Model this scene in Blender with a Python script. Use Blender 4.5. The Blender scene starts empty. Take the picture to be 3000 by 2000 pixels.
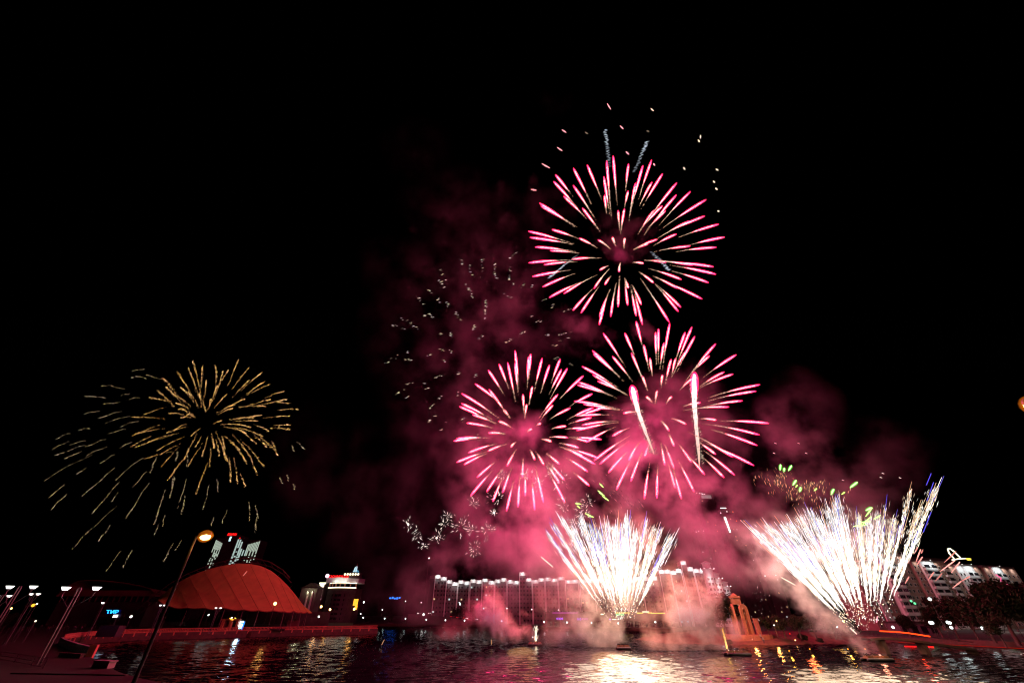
import bpy, math, random
from mathutils import Vector, Matrix
R = math.radians
sc = bpy.context.scene
col = sc.collection
rnd = random.Random(7)

# ---------------------------------------------------------------- camera, sky, exposure
HC = 8.5                      # camera height over the water
PITCH = R(35.35)
FPX = 1125.0                  # focal length in photo pixels (3000 wide)
cam_d = bpy.data.cameras.new('camera')
cam_d.sensor_width = 36.0
cam_d.lens = 36.0 * FPX / 3000.0
cam_d.clip_start = 0.2
cam_d.clip_end = 6000.0
cam = bpy.data.objects.new('camera', cam_d)
col.objects.link(cam)
cam.location = (0, 0, HC)
cam.rotation_euler = (R(90) + PITCH, 0, 0)
sc.camera = cam

w = bpy.data.worlds.new('World')
sc.world = w
w.use_nodes = True
wn = w.node_tree
wn.nodes.clear()
wo = wn.nodes.new('ShaderNodeOutputWorld')
wb = wn.nodes.new('ShaderNodeBackground')
ws = wn.nodes.new('ShaderNodeTexSky')
ws.sky_type = 'NISHITA'
ws.sun_disc = False
ws.sun_elevation = R(-9)
ws.sun_rotation = R(200)
wb.inputs['Strength'].default_value = 0.004
wn.links.new(ws.outputs[0], wb.inputs['Color'])
wn.links.new(wb.outputs[0], wo.inputs['Surface'])

vs = sc.view_settings
vs.view_transform = 'Standard'
vs.look = 'None'
vs.exposure = 0.0
vs.gamma = 1.0
vs.use_curve_mapping = False
cy = sc.cycles
cy.max_bounces = 8
cy.diffuse_bounces = 2
cy.glossy_bounces = 2
cy.transmission_bounces = 2
cy.transparent_max_bounces = 24
cy.volume_bounces = 1
cy.sample_clamp_indirect = 4.0
cy.sample_clamp_direct = 0.0
cy.use_denoising = True
cy.use_adaptive_sampling = True
cy.adaptive_threshold = 0.03
cy.adaptive_min_samples = 12
cy.time_limit = 900
cy.filter_width = 1.1
cy.caustics_reflective = False
cy.caustics_refractive = False

# ---------------------------------------------------------------- helpers
SP, CP = math.sin(PITCH), math.cos(PITCH)
CAM = Vector((0, 0, HC))

def ray(px, py):
    u = (px - 1500) / FPX
    v = (py - 1000) / FPX
    return Vector((u, CP + v * SP, SP - v * CP))

def at(px, py, Y):
    d = ray(px, py)
    return CAM + d * (Y / d.y)

def ground(px, py, z=0.0):
    d = ray(px, py)
    return CAM + d * ((z - HC) / d.z)

def mpp(py, Y):
    """metres per photo pixel at depth Y"""
    return Y / ray(1500, py).y / FPX

def link(o, parent=None):
    col.objects.link(o)
    if parent is not None:
        o.parent = parent
    return o

def tag(o, label=None, cat=None, group=None, kind=None):
    if label: o['label'] = label
    if cat: o['category'] = cat
    if group: o['group'] = group
    if kind: o['kind'] = kind
    return o

def thing(name, loc, label, cat, group=None, rz=0.0):
    o = bpy.data.objects.new(name, None)
    o.empty_display_size = 0.5
    link(o)
    o.location = loc
    o.rotation_euler = (0, 0, rz)
    return tag(o, label, cat, group)

ORD = ['first', 'second', 'third', 'fourth', 'fifth', 'sixth', 'seventh', 'eighth', 'ninth', 'tenth',
       'eleventh', 'twelfth', 'thirteenth', 'fourteenth', 'fifteenth', 'sixteenth', 'seventeenth',
       'eighteenth', 'nineteenth', 'twentieth']

# ---------------------------------------------------------------- materials
def nt(name):
    m = bpy.data.materials.new(name)
    m.use_nodes = True
    t = m.node_tree
    t.nodes.clear()
    out = t.nodes.new('ShaderNodeOutputMaterial')
    return m, t, out

def mat(name, colr, rough=0.6, metal=0.0, var=0.25, scale=0.6, bump=0.0, spec=0.5):
    m, t, out = nt(name)
    p = t.nodes.new('ShaderNodeBsdfPrincipled')
    p.inputs['Roughness'].default_value = rough
    p.inputs['Metallic'].default_value = metal
    p.inputs['Specular IOR Level'].default_value = spec
    tc = t.nodes.new('ShaderNodeTexCoord')
    n = t.nodes.new('ShaderNodeTexNoise')
    n.inputs['Scale'].default_value = scale
    n.inputs['Detail'].default_value = 5
    t.links.new(tc.outputs['Object'], n.inputs['Vector'])
    r = t.nodes.new('ShaderNodeValToRGB')
    a = [max(0, c * (1 - var)) for c in colr]
    b = [min(1, c * (1 + var)) for c in colr]
    r.color_ramp.elements[0].position = 0.3
    r.color_ramp.elements[1].position = 0.7
    r.color_ramp.elements[0].color = (*a, 1)
    r.color_ramp.elements[1].color = (*b, 1)
    t.links.new(n.outputs['Fac'], r.inputs['Fac'])
    t.links.new(r.outputs['Color'], p.inputs['Base Color'])
    if bump:
        bn = t.nodes.new('ShaderNodeBump')
        bn.inputs['Strength'].default_value = bump
        t.links.new(n.outputs['Fac'], bn.inputs['Height'])
        t.links.new(bn.outputs['Normal'], p.inputs['Normal'])
    t.links.new(p.outputs[0], out.inputs['Surface'])
    return m

def emit(name, colr, s, sampling='NONE'):
    m, t, out = nt(name)
    e = t.nodes.new('ShaderNodeEmission')
    e.inputs['Color'].default_value = (*colr, 1)
    e.inputs['Strength'].default_value = s
    t.links.new(e.outputs[0], out.inputs['Surface'])
    m.cycles.emission_sampling = sampling
    return m

def spark_mat():
    m, t, out = nt('burning_spark')
    a = t.nodes.new('ShaderNodeAttribute')
    a.attribute_name = 'glow_tint'
    e = t.nodes.new('ShaderNodeEmission')
    t.links.new(a.outputs['Color'], e.inputs['Color'])
    t.links.new(e.outputs[0], out.inputs['Surface'])
    m.cycles.emission_sampling = 'NONE'
    return m

def halo_mat(name, colr, s, power=1.6):
    """lens bloom put into a glowing shell: adds light, hides nothing"""
    m, t, out = nt(name)
    lw = t.nodes.new('ShaderNodeLayerWeight')
    lw.inputs['Blend'].default_value = 0.5
    inv = t.nodes.new('ShaderNodeMath'); inv.operation = 'SUBTRACT'
    inv.inputs[0].default_value = 1.0
    t.links.new(lw.outputs['Facing'], inv.inputs[1])
    pw = t.nodes.new('ShaderNodeMath'); pw.operation = 'POWER'
    pw.inputs[1].default_value = power
    t.links.new(inv.outputs[0], pw.inputs[0])
    ml = t.nodes.new('ShaderNodeMath'); ml.operation = 'MULTIPLY'
    ml.inputs[1].default_value = s
    t.links.new(pw.outputs[0], ml.inputs[0])
    e = t.nodes.new('ShaderNodeEmission')
    e.inputs['Color'].default_value = (*colr, 1)
    t.links.new(ml.outputs[0], e.inputs['Strength'])
    tr = t.nodes.new('ShaderNodeBsdfTransparent')
    ad = t.nodes.new('ShaderNodeAddShader')
    t.links.new(e.outputs[0], ad.inputs[0])
    t.links.new(tr.outputs[0], ad.inputs[1])
    t.links.new(ad.outputs[0], out.inputs['Surface'])
    m.cycles.emission_sampling = 'NONE'
    return m

M = {}
M['spark'] = spark_mat()
M['pinkhalo'] = halo_mat('pink_star_bloom', (1.0, 0.012, 0.09), 3.0, 1.0)  # bloom round the pink star heads, built as a shell
M['greenhalo'] = halo_mat('green_star_bloom', (0.10, 0.8, 0.03), 0.7, 1.2)  # the same bloom shell for the green stars
M['orangehalo'] = halo_mat('orange_lamp_bloom', (1.0, 0.22, 0.01), 0.5)  # bloom shell around the sodium lamp's lit glass
M['paving'] = mat('dark_paving', (0.030, 0.017, 0.011), 0.7, scale=0.35, var=0.35, bump=0.2)
M['quay'] = mat('quay_stone', (0.07, 0.03, 0.02), 0.75, scale=0.8, var=0.3, bump=0.3)
M['balu'] = mat('balustrade_stone', (0.46, 0.15, 0.08), 0.7, scale=1.2, var=0.25)
M['pale'] = mat('pale_stone', (0.35, 0.29, 0.26), 0.7, scale=0.9, var=0.25)
M['metal'] = mat('grey_metal', (0.17, 0.155, 0.155), 0.45, 0.6, scale=3, var=0.15)
M['darkmetal'] = mat('dark_metal', (0.05, 0.045, 0.045), 0.5, 0.5, scale=3, var=0.2)
M['bark'] = mat('tree_bark', (0.06, 0.04, 0.03), 0.9, scale=4, var=0.4, bump=0.5)
M['leaf'] = mat('tree_leaves', (0.018, 0.021, 0.009), 0.8, scale=0.5, var=0.6, spec=0.1)
M['dirt'] = mat('bank_soil', (0.08, 0.04, 0.02), 0.9, scale=0.4, var=0.5, bump=0.6)
M['land'] = mat('night_ground', (0.06, 0.05, 0.045), 0.9, scale=0.1, var=0.4)
M['membrane'] = mat('tent_membrane', (0.76, 0.44, 0.13), 0.75, scale=0.25, var=0.10)
M['seam'] = mat('membrane_seam', (0.30, 0.08, 0.04), 0.8, scale=2)
M['truss'] = mat('truss_paint', (0.12, 0.06, 0.05), 0.6, scale=1)
M['wallg'] = mat('plaster_grey', (0.14, 0.12, 0.12), 0.85, scale=0.3, var=0.15)
M['wallw'] = mat('plaster_white', (0.72, 0.72, 0.70), 0.8, scale=0.3, var=0.08)
M['wallp'] = mat('plaster_pink', (0.34, 0.22, 0.18), 0.85, scale=0.25, var=0.15)
M['walld'] = mat('dark_cladding', (0.05, 0.035, 0.035), 0.7, scale=0.3, var=0.3)
M['maroon'] = mat('maroon_roof', (0.16, 0.05, 0.05), 0.6, scale=0.3, var=0.2)
M['brick'] = mat('brick_red', (0.30, 0.12, 0.08), 0.85, scale=2, var=0.25)
M['glass'] = mat('dark_glass', (0.02, 0.02, 0.025), 0.1, scale=1, spec=0.8)
M['frame'] = mat('window_frame', (0.65, 0.65, 0.62), 0.6, scale=2, var=0.1)
M['hull'] = mat('raft_rubber', (0.03, 0.025, 0.025), 0.7, scale=2, var=0.3)
M['crate'] = mat('mortar_rack', (0.20, 0.10, 0.05), 0.7, scale=3, var=0.4)
M['lampw'] = emit('white_lamp', (1.0, 0.97, 0.94), 3.2)
M['lampg'] = emit('greenish_lamp', (0.85, 1.0, 0.97), 4)
M['lampo'] = emit('sodium_lamp', (1.0, 0.55, 0.16), 8)
M['lampo2'] = emit('sodium_glow', (1.0, 0.36, 0.06), 2.2)
M['winlit'] = emit('lit_window_warm', (1.0, 0.66, 0.35), 0.8)
M['winlitw'] = emit('lit_window_cool', (0.75, 0.95, 0.9), 0.9)
M['stripe'] = emit('glowing_facade_fin', (0.62, 0.74, 0.60), 0.62)  # floodlight on the tower fins and balconies, put in as their own glow
M['stripe2'] = emit('glowing_facade_fin_cool', (0.60, 0.78, 0.72), 0.65)
M['red'] = emit('red_neon', (1.0, 0.012, 0.012), 1.6)
M['redline'] = emit('red_light_line', (1.0, 0.05, 0.008), 2.6)
M['reddim'] = emit('red_lamp_dim', (0.8, 0.03, 0.01), 0.3)
M['blue'] = emit('blue_neon', (0.02, 0.18, 1.0), 2.0)
M['cyan'] = emit('cyan_neon', (0.02, 0.42, 1.0), 2.4)
M['violet'] = emit('violet_neon', (0.42, 0.10, 0.95), 1.7)
M['magenta'] = emit('magenta_line', (0.75, 0.10, 0.65), 1.0)
M['yellow'] = emit('yellow_line', (1.0, 0.72, 0.08), 1.4)
M['green'] = emit('green_sign', (0.15, 0.9, 0.35), 1.6)
M['screen'] = emit('led_screen', (0.55, 0.92, 1.0), 3.0)
M['amber'] = emit('amber_sign', (1.0, 0.40, 0.03), 1.8)
M['cream'] = emit('cream_lamp', (1.0, 0.93, 0.62), 2.2)

# ---------------------------------------------------------------- mesh builder
class MB:
    def __init__(s):
        s.v = []; s.f = []; s.c = []; s.mi = []
    def face(s, idx, c=None, m=0):
        s.f.append(idx); s.c.append(c); s.mi.append(m)
    def box(s, c, size, rz=0.0, m=0, rx=0.0):
        hx, hy, hz = size[0] / 2, size[1] / 2, size[2] / 2
        rm = Matrix.Rotation(rz, 3, 'Z') @ Matrix.Rotation(rx, 3, 'X')
        b = len(s.v)
        for dx, dy, dz in ((-1,-1,-1),(1,-1,-1),(1,1,-1),(-1,1,-1),(-1,-1,1),(1,-1,1),(1,1,1),(-1,1,1)):
            p = rm @ Vector((dx*hx, dy*hy, dz*hz))
            s.v.append((c[0]+p.x, c[1]+p.y, c[2]+p.z))
        for q in ((3,2,1,0),(4,5,6,7),(0,1,5,4),(1,2,6,5),(2,3,7,6),(3,0,4,7)):
            s.face([b+i for i in q], None, m)
        return s
    def tube(s, pts, rad, n=6, c=None, m=0, cap=True):
        pts = [Vector(p) for p in pts]
        if not isinstance(rad, (list, tuple)): rad = [rad] * len(pts)
        b0 = len(s.v)
        t = (pts[1] - pts[0]).normalized()
        a = Vector((0, 0, 1)) if abs(t.z) < 0.9 else Vector((1, 0, 0))
        nx = t.cross(a).normalized()
        for i, p in enumerate(pts):
            if i == 0: t = pts[1] - pts[0]
            elif i == len(pts) - 1: t = pts[-1] - pts[-2]
            else: t = pts[i+1] - pts[i-1]
            t = t.normalized()
            nx = (nx - t * nx.dot(t))
            if nx.length < 1e-6: nx = t.orthogonal()
            nx.normalize()
            ny = t.cross(nx)
            for k in range(n):
                a = 2 * math.pi * k / n
                q = p + (nx * math.cos(a) + ny * math.sin(a)) * rad[i]
                s.v.append(tuple(q))
        for i in range(len(pts) - 1):
            cc = c[i] if isinstance(c, list) else c
            for k in range(n):
                k2 = (k + 1) % n
                s.face([b0+i*n+k, b0+i*n+k2, b0+(i+1)*n+k2, b0+(i+1)*n+k], cc, m)
        if cap:
            s.face([b0+k for k in range(n)][::-1], c[0] if isinstance(c, list) else c, m)
            e = b0 + (len(pts)-1)*n
            s.face([e+k for k in range(n)], c[-1] if isinstance(c, list) else c, m)
        return s
    def spindle(s, p, d, L, r, c=None, m=0):
        """short burning grain, pointed at both ends"""
        d = d.normalized()
        a = d.orthogonal().normalized(); b = d.cross(a)
        k = len(s.v)
        s.v.append(tuple(p - d*L*0.5)); s.v.append(tuple(p + d*L*0.5))
        for i in range(3):
            an = 2.0944 * i
            s.v.append(tuple(p + (a*math.cos(an) + b*math.sin(an))*r))
        for i in range(3):
            j = (i+1) % 3
            s.face([k, k+2+j, k+2+i], c, m); s.face([k+1, k+2+i, k+2+j], c, m)
        return s
    def ball(s, p, r, n=8, m=0, c=None, sz=1.0):
        pts = []; rad = []
        for i in range(n//2 + 1):
            a = math.pi * i / (n//2)
            pts.append(Vector(p) + Vector((0, 0, -r*sz*math.cos(a)))); rad.append(max(0.001, r*math.sin(a)))
        return s.tube(pts, rad, n, c, m, cap=False)
    def poly(s, pts, z0, z1, m=0, side=True, bottom=False, mside=None):
        """extruded polygon (counter-clockwise)"""
        n = len(pts); b = len(s.v)
        for p in pts: s.v.append((p[0], p[1], z1))
        s.face([b+i for i in range(n)], None, m)
        if side:
            for p in pts: s.v.append((p[0], p[1], z0))
            for i in range(n):
                j = (i+1) % n
                s.face([b+n+i, b+n+j, b+j, b+i], None, m if mside is None else mside)
            if bottom: s.face([b+n+i for i in range(n)][::-1], None, m)
        return s
    def mesh(s, name, mats, smooth=False):
        me = bpy.data.meshes.new(name)
        me.from_pydata([tuple(q) for q in s.v], [], s.f)
        if not isinstance(mats, (list, tuple)): mats = [mats]
        for mm in mats: me.materials.append(mm)
        if any(s.mi): me.polygons.foreach_set('material_index', s.mi)
        if any(c is not None for c in s.c):
            at_ = me.color_attributes.new('glow_tint', 'FLOAT_COLOR', 'CORNER')
            buf = []
            for f, c in zip(s.f, s.c):
                cc = (*(c or (1, 1, 1)), 1.0)
                buf.extend(cc * len(f))
            at_.data.foreach_set('color', buf)
        if smooth: me.polygons.foreach_set('use_smooth', [True]*len(s.f))
        me.update()
        return me
    def build(s, name, mats, parent=None, smooth=False, local=True):
        """one mesh object; vertices are in world space and re-based on the parent's location"""
        if parent is not None and local:
            inv = (Matrix.Translation(parent_loc(parent)) @ Matrix.Rotation(parent_rz(parent), 4, 'Z')).inverted()
            s.v = [tuple(inv @ Vector(q)) for q in s.v]
        o = bpy.data.objects.new(name, s.mesh(name, mats, smooth))
        return link(o, parent)

def parent_loc(o):
    v = Vector((0, 0, 0)); 
    while o is not None:
        v = v + Vector(o.location); o = o.parent
    return v
def parent_rz(o):
    a = 0.0
    while o is not None:
        a += o.rotation_euler[2]; o = o.parent
    return a

def lamp(name, loc, power, colr, radius, parent=None):
    l = bpy.data.lights.new(name, 'POINT')
    l.energy = power; l.color = colr; l.shadow_soft_size = radius
    o = bpy.data.objects.new(name, l)
    link(o, parent)
    o.location = Vector(loc) - (parent_loc(parent) if parent else Vector((0, 0, 0)))
    return o

def text_mesh(body, size, material, name='lettering', parent=None, loc=(0,0,0), rz=0.0, depth=0.1, shear=0.0, width=None):
    cu = bpy.data.curves.new('lettering', 'FONT')
    cu.body = body; cu.size = size; cu.extrude = depth; cu.shear = shear
    cu.align_x = 'CENTER'; cu.offset = 0.02 * size
    tmp = bpy.data.objects.new('lettering_source', cu)
    col.objects.link(tmp)
    dg = bpy.context.evaluated_depsgraph_get()
    me = bpy.data.meshes.new_from_object(tmp.evaluated_get(dg))
    col.objects.unlink(tmp); bpy.data.objects.remove(tmp)
    xs = [v.co.x for v in me.vertices]
    k = 1.0
    if width and xs: k = width / (max(xs) - min(xs))
    rm = Matrix.Rotation(rz, 4, 'Z') @ Matrix.Rotation(R(90), 4, 'X') @ Matrix.Diagonal((k, 1, 1, 1))
    me.transform(rm)
    me.materials.clear(); me.materials.append(material)
    o = bpy.data.objects.new(name, me)
    link(o, parent)
    o.location = Vector(loc) - (parent_loc(parent) if parent else Vector((0,0,0)))
    return o

# ================================================================ FIREWORKS
def parse(s, k, ox, oy):
    out = []
    for row in s.split(';'):
        v = [float(q) for q in row.replace(',', ' ').split()]
        if len(v) == 4:
            out.append(((v[0]/k+ox, v[1]/k+oy), (v[2]/k+ox, v[3]/k+oy)))
    return out

A_T = """268 550 380 690;258 592 405 755;320 682 460 820;378 512 490 735;378 617 520 835;462 492 550 700;433 755 545 905;
173 724 400 880;182 742 400 870;248 884 410 940;415 938 520 995;530 948 605 1005;106 895 390 975;115 932 400 980;147 990 400 1020;
238 1012 420 1030;108 1086 380 1070;200 1098 400 1080;370 1065 550 1058;130 1170 370 1130;192 1232 390 1150;232 1297 430 1200;
322 1272 520 1160;375 1375 500 1240;425 1390 545 1215;505 1240 600 1120;540 1130 590 1105;535 1462 590 1270;537 1413 605 1240;
570 1218 607 1165;605 1410 640 1200;650 1352 660 1160;655 1140 665 1085;708 1343 690 1180;712 1240 690 1180;760 1408 725 1220;
798 1460 740 1230;792 1340 730 1210;958 1442 785 1180;1030 1355 880 1215;1015 1380 870 1210;1158 1305 860 1170;1008 1240 860 1165;
865 1207 775 1140;1033 1187 830 1120;1198 1206 970 1135;1243 1155 960 1100;1228 1110 940 1080;1100 1100 810 1070;803 1090 735 1085;
940 1083 810 1072;1245 992 1000 1020;1297 930 1060 985;1085 985 870 1020;1003 912 860 985;885 945 735 1010;830 972 740 1010;
1260 852 1010 935;1173 803 900 930;1085 832 880 945;1183 703 900 890;1088 655 900 860;1005 602 780 895;1003 675 800 930;
938 770 820 890;918 740 800 870;868 768 770 915;920 545 790 760;853 463 775 700;855 597 780 740;800 497 720 800;713 485 695 650;
755 605 715 840;710 650 690 750;620 438 645 740;580 470 610 820;563 563 600 800;567 675 580 790;650 770 660 890;688 760 665 910;
615 932 635 985;690 938 685 1000"""
B_T = """440 203 610 460;603 200 690 400;358 335 595 570;365 360 590 560;510 378 670 580;280 455 560 620;362 520 640 690;400 567 640 680;
248 573 550 700;245 595 500 680;222 718 600 790;292 742 560 790;390 770 560 785;595 810 710 805;280 900 550 870;240 940 560 880;
238 828 520 825;510 983 640 920;372 1168 660 970;415 1195 640 1020;310 1030 540 910;480 1260 640 1090;540 1390 670 1130;635 1167 715 1030;
650 1325 745 1090;755 1140 790 1040;752 1460 795 1180;848 1455 855 1200;908 1200 880 1040;978 1230 905 1040;988 1378 930 1180;1035 1460 970 1230;
1130 1405 1000 1150;1110 1180 1010 1040;1210 1275 1080 1130;978 1058 940 970;938 940 880 870;1068 893 960 850;1358 1298 1190 1140;1438 1278 1200 1090;
1295 1122 1150 1020;1420 1140 1080 950;1582 1205 1180 1020;1608 1053 1250 930;1622 972 1200 890;1697 886 1320 870;1300 862 1175 850;1390 762 1050 790;
1495 715 1180 770;1598 642 1230 720;1628 593 1230 695;1178 730 1050 760;1425 512 1170 620;1358 497 1170 610;1450 365 1200 540;1293 285 1050 590;
1248 373 1120 500;1118 545 1020 640;1135 228 1000 500;1113 157 990 470;1063 195 985 430;1075 330 960 540;990 395 960 540;957 400 910 600;
945 128 890 480;902 275 870 480;860 168 860 430;838 195 845 440;690 112 750 350;748 290 790 490;795 393 815 540;655 355 775 640;738 530 778 640;
890 520 880 620;768 685 815 730;960 685 920 740;850 640 835 740"""
C_T = """692 387 790 540;758 350 820 510;810 342 860 590;855 268 880 500;855 345 875 540;937 305 930 510;950 287 940 440;1020 315 970 520;
1065 355 1010 530;1130 320 1070 480;1138 382 1060 540;1173 377 1070 560;1270 422 1110 580;1115 535 1000 680;1085 600 1010 690;1325 530 1180 610;
1190 618 1060 690;1330 615 1170 690;1320 675 1180 715;1165 727 1070 745;1380 620 1230 670;1285 740 1160 745;1175 797 1060 795;1380 808 1180 795;
1075 820 1010 805;1243 858 1120 830;1300 820 1200 800;1360 920 1170 860;1340 957 1130 850;1297 1003 1150 910;1308 1090 1200 1000;1270 910 1120 850;
1125 958 1040 890;1030 962 980 880;1155 1055 1050 940;1125 1072 1040 950;1158 1190 1050 990;975 930 945 870;1028 1190 975 960;975 1237 955 1030;
917 1150 917 1000;900 1035 905 920;873 1218 885 1020;803 1243 850 1050;780 1130 835 980;720 1185 780 1040;683 1125 780 985;807 968 862 870;
585 1150 730 985;625 1038 755 930;830 853 862 825;545 960 680 895;500 947 690 880;572 888 760 830;692 878 800 838;482 817 620 805;500 803 700 800;
695 768 800 778;563 708 730 742;597 657 740 712;517 608 690 690;530 590 720 690;533 530 770 690;613 470 780 600;697 505 820 680;757 697 838 740;
785 627 825 680;903 535 910 650;925 595 915 680;960 487 940 600;1010 710 985 725;955 745 930 765"""
G_T = """840 237 960 380;937 195 1050 400;1010 175 1080 370;1040 130 1100 390;1105 160 1090 330;1190 155 1195 300;1240 195 1180 380;1275 185 1200 310;
1340 120 1270 290;1405 175 1300 310;1495 203 1350 330;1410 255 1300 370;1515 262 1360 370;1548 280 1400 350;1640 325 1500 375;1550 380 1410 420;
1660 380 1440 430;1678 405 1540 400;1520 425 1330 430;1735 443 1600 450;1675 490 1510 500;1490 485 1300 520;1470 525 1310 525;1685 575 1520 570;
1680 548 1570 550;1540 590 1440 545;1455 670 1330 570;1525 690 1440 610;1580 715 1470 620;1595 745 1560 650;1510 820 1350 640;1395 800 1300 660;
1465 880 1400 720;1290 930 1280 750;1335 930 1310 760;1385 950 1350 860;1260 780 1190 590;1250 700 1230 620;1150 820 1160 690;1060 1000 1140 790;
1010 815 1110 660;980 780 1070 600;880 905 980 770;835 820 950 690;720 770 920 720;805 322 920 430;745 370 900 395;720 480 870 430;640 497 860 510;
910 585 1000 540;650 615 830 545;690 600 870 570;740 660 960 600;660 695 900 620;800 720 990 620;830 740 960 670;635 690 770 620;
960 300 1050 400;900 340 1030 430;860 300 980 420;950 440 1040 480;880 470 1000 490;1130 250 1110 400;1160 380 1140 450;1260 350 1180 440;
1320 410 1200 470;1300 440 1210 480;1230 520 1180 540;1420 560 1210 545;1500 620 1300 560;1390 600 1240 560;1420 760 1300 610;1270 790 1200 620;
1100 760 1140 620;960 500 1030 500;1000 480 1060 500;1080 340 1100 440;1200 290 1150 430;870 600 1010 560;1030 620 1090 570;1060 690 1100 620;
1350 720 1250 620;1440 500 1280 510;1380 380 1250 440;1010 330 1080 440;1125 465 1100 380;930 400 1020 450;1180 700 1160 600;1215 750 1190 640"""
W_T = """640 195 730 180;635 233 740 240;740 220 830 250;445 290 590 310;610 380 700 370;570 355 640 340;335 360 470 370;455 412 560 400;325 475 430 455;
400 510 570 460;470 535 630 490;140 640 240 600;290 580 370 570;115 710 230 655;135 750 330 680;180 780 310 720;340 750 480 690;65 910 390 740;
435 800 530 740;280 870 340 830;310 1020 530 830;535 905 720 760;100 1020 200 940;110 1100 215 1000;380 1130 560 920;505 1055 550 990;650 955 740 850;
605 1155 755 925;390 1220 540 1080;250 1360 380 1220;420 1310 500 1210;470 1510 570 1370;585 1475 640 1370;785 1200 860 970;840 1215 855 1140;
785 1280 820 1190;890 1025 915 880;940 1095 1000 900;965 1140 990 1010;1205 980 1200 900;1110 1100 1150 930;1160 1210 1180 1150;1230 1190 1265 1110;
925 1370 970 1300;850 1440 915 1315;1415 1175 1410 1050;1470 1160 1450 1070;1450 1245 1460 1150;1630 935 1610 890;1668 915 1660 870;1710 965 1700 930;
1705 720 1690 680;1777 710 1730 660;340 690 470 640;230 680 340 650;760 860 800 760;930 780 940 720;905 960 920 890;1000 820 1010 700;560 700 640 660;
480 610 600 575;560 560 690 520"""
D_T = """690 320 740 410;685 400 735 480;850 270 875 330;905 300 925 385;880 430 930 540;1000 260 995 360;1092 258 1080 360;1090 370 1100 400;
1255 205 1180 265;1195 320 1180 410;1220 430 1210 460;1290 440 1270 475;1360 420 1340 470;600 455 640 505;530 520 650 680;680 545 700 575;740 550 760 610;
400 668 550 755;345 725 480 765;570 655 600 665;800 630 840 690;1025 545 1018 680;1140 505 1210 540;940 720 935 770;680 770 710 790;770 775 775 800;
400 935 470 920;310 965 500 975;690 895 730 905;610 940 635 935;700 965 745 990;300 990 350 1000;660 1100 710 1080;440 1145 510 1140;570 1145 600 1130;
590 1185 630 1160;360 1240 440 1185;430 1255 490 1230;690 1255 715 1230;620 1315 680 1270;610 1420 690 1345;700 1480 740 1410;850 1420 870 1370;
945 1100 955 1075;820 1235 830 1205;1330 690 1345 660;1300 770 1260 800;1405 700 1375 710;1450 545 1420 560;1495 585 1480 610;1620 610 1560 640;
1660 770 1540 800;1620 815 1540 840;1490 785 1440 805;1525 878 1490 875;1010 800 970 820;1540 955 1510 970;1640 1010 1580 990;1200 830 1160 850;
815 1080 835 1060;770 900 780 925;960 1500 970 1550"""

SHAKE = Vector((0.85, -0.15, 0.50))       # grains stretched one way, as camera shake smears their light

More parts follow.
